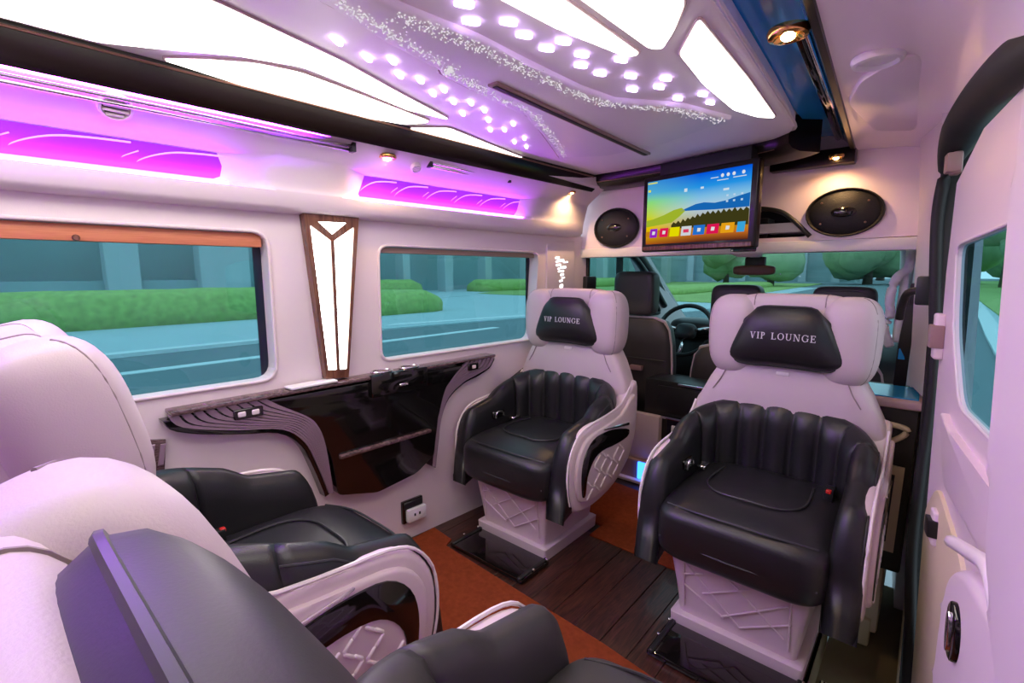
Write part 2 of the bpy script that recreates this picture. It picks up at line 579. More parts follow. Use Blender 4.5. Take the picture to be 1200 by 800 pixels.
led_cove(-.66, .60, 5, 'violet glowing LED cove above the large rear window')
led_cove(1.04, 1.95, 6, 'violet glowing LED cove above the second window, nearer the television')

# ------------------------------------------------------------------ left ceiling rail
def rail_x(y): return -1.555 + .037 * y
def RL(y, z, d=0.0): return Vector((rail_x(y) + d, y, z))
rl = empty('ceiling_rail', RL(0, 1.64))
tag(rl, 'dark brown lacquered rail running along the left ceiling edge', 'rail')
ro = rl.location.copy()
prof = [(.0, 1.642), (.012, 1.638), (.030, 1.65), (.042, 1.69), (.048, 1.728), (.05, 1.76), (-.02, 1.76), (-.02, 1.66)]
rings = []
for y in (-1.2, 0, 1, 1.8, 2.2, 2.34):
    rings.append([RL(y, z, d) - ro for d, z in prof])
loft('rail_body', rings, M['rail'], rl, smooth='auto')
tube('bead', [RL(-1.2, 1.708, .047) - ro, RL(1, 1.708, .047) - ro, RL(2.30, 1.708, .047) - ro], .0035, M['railhi'], rl, 6)
box('hidden_led', (-1.1, 1.644, -.030), (1.10, 1.650, -.023), M['violet_soft'], rl, fn=lambda y, z, d: RL(y, z, d) - ro)
box('hidden_led', (1.13, 1.644, -.030), (2.15, 1.650, -.023), M['violet_soft'], rl, fn=lambda y, z, d: RL(y, z, d) - ro)
for a, b, lab in ((-1.0, .95, 'long chrome grab bar under the left ceiling rail, above the large window'), (1.28, 2.18, 'shorter chrome grab bar under the left ceiling rail, above the second window')):
    gb = empty('grab_bar', RL((a + b) / 2, 1.622, -.035))
    tag(gb, lab, 'bar', 'chrome bars under the ceiling rail')
    o_ = gb.location.copy()
    for (dz, dd) in ((0, 0), (-.011, -.014)):
        tube('bar', [RL(a, 1.630 + dz, -.028 + dd) - o_, RL(b, 1.630 + dz, -.028 + dd) - o_], .0055, M['chrome'], gb, 8)
    for y in (a, (a + b) / 2, b):
        box('bracket', (y - .008, 1.612, -.050), (y + .008, 1.655, -.022), M['plastic'], gb, .002, 1, fn=lambda u, v, d: RL(u, v, d) - o_)

# ------------------------------------------------------------------ ceiling
ce = box('ceiling', (-1.85, -1.3, 1.80), (.32, 2.60, 1.84), M['wall'])
tag(ce, kind='structure')
cp = empty('ceiling_light_panel', (-.95, .6, 1.72))
tag(cp, 'pearl ceiling panel with cream light shapes and small drop shaped LEDs', 'light panel')
co = Vector(cp.location)
fnC = lambda x, y, d: Vector((x, y, 1.72 - d)) - co
PAN = [(-1.56, -1.2), (-.45, -1.2), (-.36, -.4), (-.345, .5), (-.37, 1.02), (-.40, 1.6), (-.43, 2.05), (-.455, 2.12), (-.52, 2.18), (-.70, 2.245), (-.88, 2.285), (-1.15, 2.315), (-1.42, 2.325), (-1.47, 2.30), (-1.49, 1.6), (-1.52, .8)]
plate('panel_board', PAN, -.05, 0, fnC, M['ceil'], cp, .012, seg=3)
tube('edge_bead', smooth_path([fnC(x, y, -.012) for x, y in PAN[1:8]], 5), .006, M['relief'], cp, 6)
LIGHTS = [
    [(-1.285, 1.155), (-1.215, .905), (-1.145, .68), (-1.09, .39), (-1.06, -.1), (-1.05, -.6), (-1.46, -.6), (-1.468, .10), (-1.462, .27), (-1.40, .36), (-1.30, .50), (-1.245, .63), (-1.262, .76), (-1.31, 1.0)],
    [(-1.462, .385), (-1.385, .46), (-1.318, .545), (-1.288, .645), (-1.302, .77), (-1.33, .97), (-1.352, 1.13), (-1.44, 1.09), (-1.478, .95), (-1.490, .62)],
    [(-1.468, 1.125), (-1.362, 1.222), (-1.40, 1.45), (-1.468, 1.87), (-1.476, 1.67)],
    [(-.575, 1.124), (-.605, 1.113), (-.648, .913), (-.663, .762), (-.69, .45), (-.70, -.1), (-.63, -.1), (-.60, .45), (-.58, .83)],
    [(-.545, 1.108), (-.522, 1.132), (-.465, 1.06), (-.411, .98), (-.385, .8), (-.395, .3), (-.42, -.4), (-.60, -.4), (-.57, .3), (-.55, .87)],
    [(-.412, 1.055), (-.505, 1.186), (-.525, 1.40), (-.530, 1.68), (-.49, 1.81), (-.448, 1.855), (-.425, 1.45)],
]
for poly in LIGHTS:
    q = rounded(poly, .02, 3)
    plate('light_diffuser', q, .001, .010, fnC, M['cream_glow'], cp, .003)
    tube('light_rim', [fnC(x, y, .003) for x, y in inset(q, .003)], .0035, M['rim'], cp, 6, closed=True)
# drop shaped LEDs, two flocks
DR = [(-.738, .708), (-.775, .763), (-.718, .816), (-.729, .88), (-.681, .96), (-.73, .963), (-.685, 1.043), (-.72, 1.093), (-.709, 1.168), (-.628, 1.13), (-.657, 1.236), (-.593, 1.312), (-.698, 1.325), (-.632, 1.357), (-.628, 1.479), (-.56, 1.495), (-.567, 1.579)]
DL = [(-1.062, .621), (-1.087, .714), (-1.054, .763), (-1.113, .826), (-1.099, .884), (-1.101, .969), (-1.15, .97), (-1.154, 1.053), (-1.121, 1.095), (-1.214, 1.148), (-1.137, 1.171), (-1.198, 1.253), (-1.27, 1.338), (-1.161, 1.34), (-1.231, 1.372), (-1.248, 1.507), (-1.312, 1.522), (-1.323, 1.611)]
DROP = [(-.028, .0), (-.012, .0055), (.008, .0095), (.020, .008), (.026, 0), (.020, -.008), (.008, -.0095), (-.012, -.0055)]
d0 = None
for pts, ang in ((DR, radians(50)), (DL, radians(112))):
    for (x, y) in pts:
        if d0 is None:
            d0 = plate('led_drop', DROP, -.003, .005, lambda u, v, d: (u, v, -d), M['dot_glow'], cp, .001, seg=1)
            o = d0
        else:
            o = d0.copy()
            COL.objects.link(o)
        o.location = Vector((x, y, 1.7165 if pts is DR else 1.7165)) - co
        s = .74 - .20 * min(1, (y - .6))
        o.scale = (s, s, 1)
        o.rotation_euler = (0, 0, ang)
CENL = [(-.86, -.6), (-.90, .2), (-.926, .528), (-.958, .674), (-.992, .859), (-1.012, .886), (-1.032, 1.035), (-1.054, 1.276), (-1.145, 1.486), (-1.311, 1.827)]
CENR = [(-.85, 1.90), (-.56, 1.76), (-.634, 1.532), (-.77, 1.353), (-.794, 1.204), (-.802, .987), (-.803, .81), (-.829, .625), (-.86, .2), (-.84, -.6)]
plate('centre_panel', CENL + [(-1.12, 1.93)] + CENR, -.002, .016, fnC, M['ceil2'], cp, .010, seg=3)
tube('panel_edging', smooth_path([fnC(x, y, .006) for x, y in CENL], 5), .0055, M['brown_edge'], cp, 6)
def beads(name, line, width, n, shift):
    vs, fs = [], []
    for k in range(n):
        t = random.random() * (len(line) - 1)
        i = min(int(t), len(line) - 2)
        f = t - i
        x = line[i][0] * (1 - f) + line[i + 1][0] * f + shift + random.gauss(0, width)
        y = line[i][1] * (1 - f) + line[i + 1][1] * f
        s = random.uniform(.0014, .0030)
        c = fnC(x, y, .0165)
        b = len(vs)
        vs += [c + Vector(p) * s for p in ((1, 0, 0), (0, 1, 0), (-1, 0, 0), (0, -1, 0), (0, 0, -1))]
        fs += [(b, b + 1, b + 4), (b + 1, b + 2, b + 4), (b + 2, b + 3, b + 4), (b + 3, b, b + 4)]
    o = link(name, vs, fs, M['bead_glint'], cp)
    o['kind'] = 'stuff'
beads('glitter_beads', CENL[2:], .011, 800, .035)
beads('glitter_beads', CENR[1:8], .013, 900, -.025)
sl = empty('air_slot', (-.957, 1.5, 1.703))
tag(sl, 'long narrow dark slot in the middle of the ceiling panel', 'vent')
box('slot_frame', (-.018, -.50, -.006), (.018, .50, .004), M['brown_edge'], sl, .004, 2)
box('slot_gap', (-.007, -.49, -.0085), (.007, .49, -.004), M['rubber'], sl)
sl.rotation_euler = (0, 0, radians(2))

# front curved trim between ceiling panel and header
ft = empty('ceiling_front_trim', (-.95, 2.33, 1.69))
tag(ft, 'dark brown curved trim across the front end of the ceiling panel', 'trim')
fo = Vector(ft.location)
line = smooth_path([(-1.53, 2.34, 0), (-1.40, 2.355, 0), (-1.15, 2.345, 0), (-.88, 2.312, 0), (-.70, 2.275, 0), (-.52, 2.215, 0), (-.445, 2.15, 0)], 5)
rings = []
for i, p in enumerate(line):
    t = line[min(i + 1, len(line) - 1)] - line[max(i - 1, 0)]
    n_ = Vector((-t.y, t.x, 0)).normalized()
    if n_.y < 0 and n_.x < 0: n_ = -n_
    rings.append([Vector((p.x + n_.x * d, p.y + n_.y * d, z)) - fo for d, z in ((-.028, 1.735), (-.026, 1.69), (-.012, 1.672), (.02, 1.66), (.10, 1.655), (.10, 1.79), (-.028, 1.79))])
loft('trim_body', rings, M['rail'], ft, smooth='auto')
tube('bead', [Vector((p.x, p.y - .022, 1.686)) - fo for p in line[:-4]], .003, M['railhi'], ft, 6)

# ------------------------------------------------------------------ right ceiling channel, blue LED reflection put into its colour
bc = empty('blue_ceiling_channel', (-.32, 1.5, 1.72))
tag(bc, 'glossy channel with painted-in blue light and dark edges along the right of the ceiling panel', 'channel')
bo = Vector(bc.location)
def RX(y, z, d=0.0):          # outer edge of the channel
    return Vector((-.155 - .055 * y + d, y, z))
rings = []
for y in (-1.0, 0, 1.0, 1.8, 2.3, 2.62):
    rings.append([Vector((-.43, y, 1.775)) - bo, RX(y, 1.775, -.10) - bo, RX(y, 1.765, -.06) - bo, RX(y, 1.735, -.03) - bo, RX(y, 1.712, -.02) - bo, RX(y, 1.795, -.02) - bo, Vector((-.43, y, 1.795)) - bo])
loft('channel_lining', rings, M['blue'], bc, smooth='auto')
rings = []
for y in (-1.0, 0, 1.0, 1.8, 2.3, 2.62):
    rings.append([RX(y, z, d) - bo for d, z in ((-.022, 1.712), (-.015, 1.698), (0, 1.695), (.006, 1.705), (.004, 1.79), (-.022, 1.79))])
loft('dark_edge', rings, M['rail'], bc, smooth='auto')
tube('handrail', [Vector((-.285, 1.33, 1.745)) - bo, Vector((-.315, 1.9, 1.745)) - bo, Vector((-.345, 2.42, 1.745)) - bo], .012, M['gloss'], bc, 10)
tube('handrail_trim', [Vector((-.270, 1.33, 1.738)) - bo, Vector((-.300, 1.9, 1.738)) - bo, Vector((-.330, 2.42, 1.738)) - bo], .005, M['chrome'], bc, 8)
tube('blue_led', [Vector((-.425, .2, 1.766)) - bo, Vector((-.44, 1.9, 1.766)) - bo], .004, M['blue_led'], bc, 6)
disc('black_cap', Vector((-.47, 2.36, 1.72)) - bo, .07, -.02, M['gloss'], bc)
box('end_block', (-.60, 2.44, 1.645), (-.285, 2.5, 1.71), M['rail'], bc, .008, 2, fn=lambda x, y, z: Vector((x, y, z)) - bo)

def downlight(loc, s, label, rim, bulb=True, spot=12):
    o = empty('downlight', loc)
    tag(o, label, 'downlight', 'small amber downlights')
    rings = []
    for r_, z in ((.95, 0), (1.0, -.18), (.92, -.38), (.74, -.42), (.62, -.30), (.5, -.10)):
        rings.append([Vector((s * r_ * cos(2 * pi * k / 20), s * r_ * sin(2 * pi * k / 20), s * z)) for k in range(20)])
    loft('rim', rings, M[rim], o, smooth='auto')
    lobe('bulb', (0, 0, -s * .36), (s * .34, s * .34, s * .2), M['amber'], o, 1, 1, 12, 8)
    ld = bpy.data.lights.new('downlight_beam', 'SPOT')
    ld.energy = spot
    ld.color = (1, .62, .28)
    ld.spot_size = radians(150)
    ld.spot_blend = .6
    ld.shadow_soft_size = .01
    lo = bpy.data.objects.new('downlight_beam', ld)
    COL.objects.link(lo)
    lo.parent = o
    lo.location = (0, 0, -s * .6)
    return o
downlight((-.283, 1.225, 1.715), .042, 'large gold rimmed amber downlight in the blue ceiling channel', 'gold', spot=2)
downlight((-.345, 2.40, 1.672), .030, 'small amber downlight at the front end of the blue ceiling channel', 'gold', spot=2.2)
downlight(LW(1.095, 1.630, .145), .036, 'amber downlight on the violet soffit above the V shaped wall lamp', 'gold', spot=2)
downlight(LW(2.20, 1.628, .145), .022, 'tiny amber downlight on the violet soffit beside the television', 'gold', spot=5)

# round air vents
def vent(loc, r, label, mrim, tilt=(0, 0, 0), fins=4):
    o = empty('air_vent', loc)
    o.rotation_euler = tilt
    tag(o, label, 'vent', 'round ceiling air vents')
    rings = []
    for q, z in ((1, 0), (1.02, -.006), (.95, -.016), (.80, -.018), (.74, -.008)):
        rings.append([Vector((r * q * cos(2 * pi * k / 24), r * q * sin(2 * pi * k / 24), z)) for k in range(24)])
    loft('vent_ring', rings, M[mrim], o, cap=True, smooth='auto')
    disc('vent_core', (0, 0, -.004), r * .74, -.006, M['plastic' if fins else mrim], o)
    for k in range(fins):
        x = (k - (fins - 1) / 2) * r * .36
        h = math.sqrt(max(1e-5, (.72 * r) ** 2 - x * x))
        box('fin', (x - .003, -h, -.017), (x + .003, h, -.006), M[mrim], o, .001, 1)
    return o
vent(LW(.315, 1.622, .150), .038, 'round grey air vent in the violet soffit above the large window', 'soffit', (0, radians(-38), 0))
vent(LW(1.225, 1.612, .135), .022, 'small round grey vent in the violet soffit near the amber downlight', 'soffit', (0, radians(-38), 0), 3)

# ------------------------------------------------------------------ right ceiling, sliding door opening
rings = []
for y in (-1.2, 0, 1.0, 1.7, 2.1, 2.62):
    xo = .10 - .055 * y if y < 1.7 else .02 - .02 * (y - 1.7)
    a = RX(y, 1.70)
    rings.append([(a.x, y, 1.70), (a.x + .05, y, 1.698), (a.x * .45 + xo * .55, y, 1.69), (xo - .03, y, 1.665), (xo + .01, y, 1.61), (xo + .03, y, 1.55), (xo + .25, y, 1.55), (xo + .25, y, 1.81), (a.x, y, 1.81)])
ro_ = loft('trim_2', rings, M['ceil3'], smooth='auto')
tag(ro_, kind='structure')
plate('raised_pad', rounded([(-.235, 1.75), (-.19, 1.58), (-.13, 1.50), (-.075, 1.46), (-.055, 1.56), (-.060, 2.02), (-.10, 2.22), (-.20, 2.14)], .03, 4), 1.712, 1.683, XYZ, M['ceil3'], ro_, .005)
vent((-.145, 1.46, 1.697), .052, 'round white air vent on the pale right ceiling by the sliding door', 'white', (0, 0, 0), 0)
vent((-.225, 2.56, 1.699), .05, 'flat round white vent on the right ceiling above the oval speaker', 'white', (0, 0, 0), 0)

wr = box('wall_rear', (-1.95, -1.32, -.06), (.32, -1.26, 1.84), M['wall'])
tag(wr, kind='structure')
wr2 = box('wall_right', (.20, -1.3, -.06), (.26, .40, 1.70), M['wall'], fn=lambda x, y, z: Vector((x + .03 * (.9 - z) * .6, y, z)))
tag(wr2, kind='structure')

# rubber seal round the door opening
se = empty('door_seal', (.03, 1.8, 0))
tag(se, 'thick black rubber seal arching around the sliding door opening', 'seal')
so = Vector(se.location)
path = smooth_path([(.15, .7, 1.49), (.115, 1.05, 1.535), (.078, 1.32, 1.57), (.040, 1.60, 1.575), (.006, 1.745, 1.505), (-.008, 1.79, 1.38), (.002, 1.80, 1.2), (.026, 1.80, .9), (.024, 1.80, .62), (.026, 1.79, .38), (.045, 1.76, .12), (.062, 1.72, -.20)], 6)
rr = []
for i, p in enumerate(path):
    q = max(0, min(1, (p.z - 1.46) / .10)) if i < 30 else 0
    rr.append(.015 + .034 * q)
tube('seal_body', [p - so for p in path], rr, M['rubber'], se, 10)

# sliding door, slightly ajar: pane, frame, pod, handle bezel, rear column
dw = rounded([(1.19, .90), (1.475, .90), (1.60, 1.06), (1.64, 1.265), (1.10, 1.29), (.98, 1.24), (.98, .95)], [.03, .05, .06, .04, .04, .03, .03])
dr = holed('door_1', [(.40, -.16), (1.74, -.16), (1.76, .6), (1.765, 1.2), (1.73, 1.43), (1.5, 1.51), (1.2, 1.52), (.40, 1.50)], [dw], 0, -.012, RD, M['door'])
tag(dr, kind='structure')
plate('pane', inset(dw, .004), -.011, -.006, RD, M['glass'], dr)
tube('window_lip', [RD(p[0], p[1], .002) for p in inset(dw, .005)], .004, M['door'], dr, 8, closed=True)
plate('door_ledge', rounded([(.95, .70), (1.50, .70), (1.60, .86), (1.50, .835), (1.15, .83), (.95, .83)], .03), -.01, .016, RD, M['door'], dr, .010, seg=3)
plate('lower_trim', rounded([(1.10, -.12), (1.70, -.12), (1.72, .55), (1.60, .66), (1.30, .60), (1.15, .3)], .05), -.01, .010, RD, M['cream'], dr, .006)
plate('rear_column', rounded([(.42, .60), (.70, .63), (.80, .73), (.895, .81), (.90, .98), (.915, 1.26), (.93, 1.49), (.42, 1.49)], .05), -.01, .075, RD, M['door'], dr, .025, seg=4)
plate('handle_pod', rounded([(.45, .18), (1.10, .10), (1.185, .30), (1.19, .50), (1.15, .655), (1.05, .72), (.45, .76)], [.05, .05, .08, .08, .05, .05, .04]), -.01, .060, RD, M['door'], dr, .020, seg=4)
tube('pod_rim', smooth_path([RD(y, z, .060) for y, z in ((1.12, .725), (1.0, .765), (.90, .79), (.83, .745), (.76, .685), (.66, .615), (.45, .58))], 5), .012, M['relief'], dr, 8)
bz = [(1.045 + .034 * cos(2 * pi * k / 24), .60 + .052 * sin(2 * pi * k / 24)) for k in range(24)]
plate('handle_bezel', bz, .055, .068, RD, M['gloss'], dr, .004)
plate('handle_pull', [(1.040 + .011 * cos(2 * pi * k / 16), .60 + .036 * sin(2 * pi * k / 16)) for k in range(16)], .066, .073, RD, M['chrome'], dr, .002)

def latch(name, y, z, h, mcore, label, cat, base='door', core_z=(.25, .75)):
    o = empty(name, RD(y, z, 0))
    tag(o, label, cat)
    off = o.location.copy()
    fn = lambda u, v, d: RD(u, v, d) - off
    box('housing', (y - .020, z - h, -.002), (y + .022, z + h, .020), M[base], o, .008, 3, fn=fn)
    box('core', (y - .024, z - h + 2 * h * core_z[0], .0), (y + .018, z - h + 2 * h * core_z[1], .030), M[mcore], o, .004, 2, fn=fn)
    return o
latch('door_latch', 1.735, 1.03, .062, 'brown_edge', 'pale latch housing with brown centre on the sliding door front edge', 'latch')
latch('door_roller', 1.56, .565, .045, 'plastic', 'white rounded bracket with black roller low on the sliding door', 'roller')
latch('top_bracket', 1.70, 1.475, .028, 'brown_edge', 'brown block bracket at the top front corner of the sliding door', 'bracket', 'brown_edge', (.1, .95))

jm = box('trim_6', (.005, 1.795, -.26), (.085, 1.86, 1.60), M['rubber'], fn=lambda x, y, z: Vector((x - .03 * (z - .9), y, z)))
tag(jm, kind='structure')
wlo = box('wall_right_lower', (.03, 1.86, -.30), (.09, 2.50, .80), M['cream'])
tag(wlo, kind='structure')
# B pillar and cab side on the right
bp_ = loft('trim_3', [[(-.10, 2.42, z) for z in (0, 0, 0, 0)]] if False else [[(x0 + dx, y0, z) for x0, y0 in ((0, 1.97), (.0, 2.06), (-.055, 2.36), (-.06, 2.46), (.10, 2.46), (.10, 1.97))] for z, dx in ((.78, .022), (1.0, .012), (1.25, .0), (1.45, -.008), (1.72, -.03))], M['wall'], smooth='auto')
tag(bp_, kind='structure')
cs = box('wall_right_front', (-.03, 2.46, -.3), (.02, 4.2, 1.42), M['soffit'], fn=lambda x, y, z: Vector((x - .05 * (y - 2.4) - .03 * (z - .9), y, z)))
tag(cs, kind='structure')
ph = empty('belt_anchor', (-.01, 2.0, 1.145))
tag(ph, 'black plastic belt anchor block on the pink door pillar', 'anchor')
box('anchor_block', (-.030, -.03, -.045), (.014, .03, .045), M['plastic'], ph, .008, 2)
tube('lever', smooth_path([(-.02, .02, .0), (-.05, .05, -.01), (-.062, .08, -.05), (-.066, .1, -.10)], 4), .012, M['plastic'], ph, 8)

# ------------------------------------------------------------------ front header with speakers
hw = holed('wall_front', [(-1.62, 1.345), (-1.32, 1.325), (-.10, 1.345), (.03, 1.345), (.03, 1.80), (-1.62, 1.80)],
           [rounded([(-1.17, 1.36), (-.44, 1.36), (-.50, 1.43), (-.56, 1.475), (-.66, 1.50), (-1.17, 1.50)], .02)], 0, .10, lambda x, z, d: (x, 2.5 + d, z), M['header'])
tag(hw, kind='structure')
box('shelf_back', (-1.2, 2.72, 1.34), (-.40, 2.74, 1.52), M['plastic'], hw)
box('shelf_floor', (-1.2, 2.58, 1.33), (-.40, 2.73, 1.355), M['plastic'], hw)
box('shelf_top', (-1.2, 2.58, 1.505), (-.40, 2.73, 1.52), M['plastic'], hw)
box('shelf_divider', (-.66, 2.58, 1.35), (-.62, 2.70, 1.46), M['plastic'], hw, .006, 2)
tube('shelf_lip', smooth_path([(x, 2.497, z) for x, z in ((-.72, 1.505), (-.66, 1.50), (-.56, 1.478), (-.50, 1.434), (-.43, 1.36))], 4), .010, M['plastic'], hw, 8)
rt = box('trim_4', (-1.65, 2.49, 1.29), (-.02, 2.56, 1.342), M['white'], bevel=.012)
tag(rt, kind='structure')
def speaker(x, z, rx, rz, label):
    o = empty('speaker', (x, 2.498, z))
    tag(o, label, 'speaker', 'oval speakers in the front header')
    n = 32
    rings = []
    for q, y in ((1.0, .0), (1.0, -.014), (.96, -.020), (.92, -.016), (.90, -.010), (.70, -.022), (.35, -.030), (.05, -.032)):
        rings.append([Vector((rx * q * cos(2 * pi * k / n), y, rz * q * sin(2 * pi * k / n))) for k in range(n)])
    loft('grille', rings, M['speaker'], o, smooth='auto')
    lobe('tweeter', (.0, -.028, 0), (rx * .34, .012, rz * .22), M['gloss'], o, 1, 1, 16, 8)
    for a in (.6, 2.5, 3.8, 5.6):
        disc('screw', (rx * .72 * cos(a), -.022, rz * .72 * sin(a)), .0045, -.004, M['railhi'], o, 10, 'y')
    return o
speaker(-.312, 1.452, .140, .100, 'large black oval speaker to the right of the television')
speaker(-1.385, 1.452, .140, .110, 'black oval speaker partly hidden behind the television')

# television
tv = empty('television', (-.838, 2.22, 1.48), radians(-12))
tag(tv, 'slim television showing a colourful landscape menu, hanging below the ceiling trim', 'television')
TW, TH = .283, .178
box('casing', (-TW, -.012, -TH), (TW, .03, TH), M['rail'], tv, .012, 3)
box('bezel_strip', (-TW + .012, -.016, -TH + .006), (TW - .012, -.010, -TH + .026), M['copper'], tv, .002, 1)
box('mount_arm', (-.20, .0, TH - .03), (.24, .07, TH + .055), M['plastic'], tv, .01, 2)
scr = bpy.data.materials.new('screen_picture')
scr.use_nodes = True
nt = scr.node_tree
nt.nodes.clear()
out = nt.nodes.new('ShaderNodeOutputMaterial')
em = nt.nodes.new('ShaderNodeEmission')
em.inputs[1].default_value = .45
tcn = nt.nodes.new('ShaderNodeTexCoord')
sx = nt.nodes.new('ShaderNodeSeparateXYZ')
nt.links.new(tcn.outputs['Generated'], sx.inputs[0])
rampz = nt.nodes.new('ShaderNodeValToRGB')
e = rampz.color_ramp.elements
e[0].position = .0; e[0].color = (.10, .02, .01, 1)
e[1].position = 1.0; e[1].color = (.0, .10, .85, 1)
for p_, c_ in ((.14, (.75, .20, .02, 1)), (.30, (.55, .45, .30, 1)), (.50, (.55, .75, .90, 1)), (.66, (.25, .62, .95, 1)), (.80, (.02, .36, .95, 1))):
    k = e.new(p_); k.color = c_
rampl = nt.nodes.new('ShaderNodeValToRGB')
e = rampl.color_ramp.elements
e[0].position = .0; e[0].color = (.45, .10, .01, 1)
e[1].position = 1.0; e[1].color = (.05, .35, .80, 1)
for p_, c_ in ((.25, (.95, .62, .0, 1)), (.40, (.75, .80, .02, 1)), (.68, (.30, .85, .25, 1)), (.82, (.10, .50, .80, 1))):
    k = e.new(p_); k.color = c_
mrx = nt.nodes.new('ShaderNodeMapRange')
mrx.inputs['From Min'].default_value = .05
mrx.inputs['From Max'].default_value = .55
mixs = nt.nodes.new('ShaderNodeMix')
mixs.data_type = 'RGBA'
nt.links.new(sx.outputs[2], rampz.inputs[0])
nt.links.new(sx.outputs[2], rampl.inputs[0])
nt.links.new(sx.outputs[0], mrx.inputs[0])
nt.links.new(mrx.outputs[0], mixs.inputs['Factor'])
nt.links.new(rampl.outputs[0], mixs.inputs['A'])
nt.links.new(rampz.outputs[0], mixs.inputs['B'])
nt.links.new(mixs.outputs['Result'], em.inputs[0])
nt.links.new(em.outputs[0], out.inputs[0])
SW, SH, SZ = .254, .148, .006
screen = box('screen', (-SW, -.0145, -SH + SZ), (SW, -.0115, SH + SZ), scr, tv)
def SP(u, v, d): return Vector((-SW + 2 * SW * u, -.0145 - d, SH + SZ - 2 * SH * v))
def pic(name, poly, d, col, p=1.0):
    key = 'pixel_%02x%02x%02x' % tuple(int(c * 255) for c in col)
    m = MATS.get(key) or glow(key, col, p * .45)
    return plate(name, poly, d - .0004, d, SP, m, screen)
pic('mountain', [(.36, .52), (.44, .48), (.52, .44), (.60, .43), (.70, .455), (.80, .44), (.90, .40), (1, .37), (1, .56), (.7, .55), (.5, .53)], .0006, (.01, .16, .55))
pic('mountain', [(.0, .62), (.08, .60), (.20, .55), (.30, .49), (.38, .47), (.42, .52), (.36, .60), (.28, .68), (0, .72)], .0006, (.42, .55, .03))
tr = [(.28, .78)]
for k in range(31):
    u = .28 + .72 * k / 30
    tr.append((u, .74 - .13 * min(1, (u - .26) * 2.5) - (.045 if k % 2 else 0) - .02 * random.random()))
tr += [(1, .80), (.6, .80)]
pic('tree_line', tr, .0010, (.055, .05, .01))
pic('meadow', [(.0, .80), (.25, .77), (.6, .79), (1, .80), (1, .86), (0, .88)], .0013, (.62, .25, .01))
TC = [(.35, .02, .62), (.85, .01, .10), (.95, .85, .0), (.75, .80, .85), (.02, .20, .72), (.85, .01, .10), (.95, .42, .01), (.05, .45, .85)]
TU = [(.045, .125), (.155, .245), (.265, .365), (.385, .485), (.505, .615), (.635, .745), (.765, .88), (.905, .97)]
for (a, b), c in zip(TU, TC):
    t_ = pic('app_tile', [(a, .895), (b, .895), (b + .008, .755), (a + .008, .755)], .0018, c)
    if c == (.75, .80, .85):
        pic('app_icon', [(a + .025, .85), (b - .02, .85), (b - .02, .80), (a + .025, .80)], .0022, (.85, .05, .15))
    elif b - a > .07 and c != (.95, .85, .0):
        mu = (a + b) / 2 + .004
        pic('app_icon', [(mu - .016, .85), (mu + .014, .85), (mu + .02, .80), (mu - .012, .795)], .0022, (.9, .9, .92))
for u in (.755, .805, .855, .935):
    pic('status_icon', [(u + .014 * cos(k * pi / 5), .085 + .026 * sin(k * pi / 5)) for k in range(10)], .0012, (.9, .93, 1))
for (u, v, w, h) in ((.65, .095, .07, .012), (.71, .14, .10, .012), (.85, .13, .11, .012), (.40, .19, .03, .05), (.56, .20, .03, .03), (.77, .27, .05, .03)):
    pic('menu_text', [(u, v), (u + w, v), (u + w, v + h), (u, v + h)], .0012, (.75, .88, 1))
for u in (.80, .86, .925):
    for v in (.36, .44):
        pic('menu_text', [(u, v), (u + .018, v), (u + .018, v + .026), (u, v + .026)], .0012, (.6, .8, 1))
pic('menu_text', [(.005, .02), (.11, .02), (.11, .04), (.005, .04)], .0012, (.9, .85, .1))
pic('menu_text', [(.01, .13), (.04, .13), (.04, .165), (.01, .165)], .0012, (.9, .85, .1))

# camera dome below the television and interior mirror
dm = empty('ceiling_camera', (-.70, 2.545, 1.325))
tag(dm, 'small grey camera housing with black lens below the television', 'camera')
loft('housing', [[Vector((s * .085 * cos(2 * pi * k / 20), s * .05 * sin(2 * pi * k / 20), z)) for k in range(20)] for s, z in ((1, .02), (1, -.01), (.8, -.035), (.45, -.048))], M['soffit'], dm, smooth='auto')
box('lens', (-.06, -.056, -.026), (.06, -.035, .002), M['gloss'], dm, .006, 2)
mi = empty('rear_view_mirror', (-.775, 2.98, 1.215), radians(-8))
tag(mi, 'wood brown rear view mirror hanging at the top of the windscreen', 'mirror')
lobe('mirror_shell', (0, 0, 0), (.115, .022, .028), M['mirror'], mi, .5, .5)
box('mirror_stalk', (-.055, .0, .022), (.055, .03, .075), M['plastic'], mi, .008, 2)
box('stalk_mount', (-.03, .0, .07), (.03, .035, .125), M['white'], mi, .008, 2)

# ------------------------------------------------------------------ V shaped wall lamp
vl = empty('wall_lamp', LW(.93, .79, 0))
tag(vl, 'tall V shaped wall lamp with copper brown frame between the left windows', 'lamp')
vo = vl.location.copy()
fnV = lambda u, v, d: LW(u, v, d) - vo
FR = [(.830, 1.408), (1.040, 1.413), (.968, .798), (.880, .805)]
PA = [(.852, 1.368), (.924, 1.318), (.922, .835), (.889, .838)]
PB = [(.938, 1.318), (1.018, 1.372), (.962, .832), (.934, .834)]
PC = [(.880, 1.383), (.990, 1.386), (.931, 1.340)]
holed('frame', FR, [PA, PB, PC], .034, .0, fnV, M['copper'], vl)
for p_ in (PA, PB, PC):
    plate('light_pane', p_, .004, .026, fnV, M['lamp_glow'], vl)
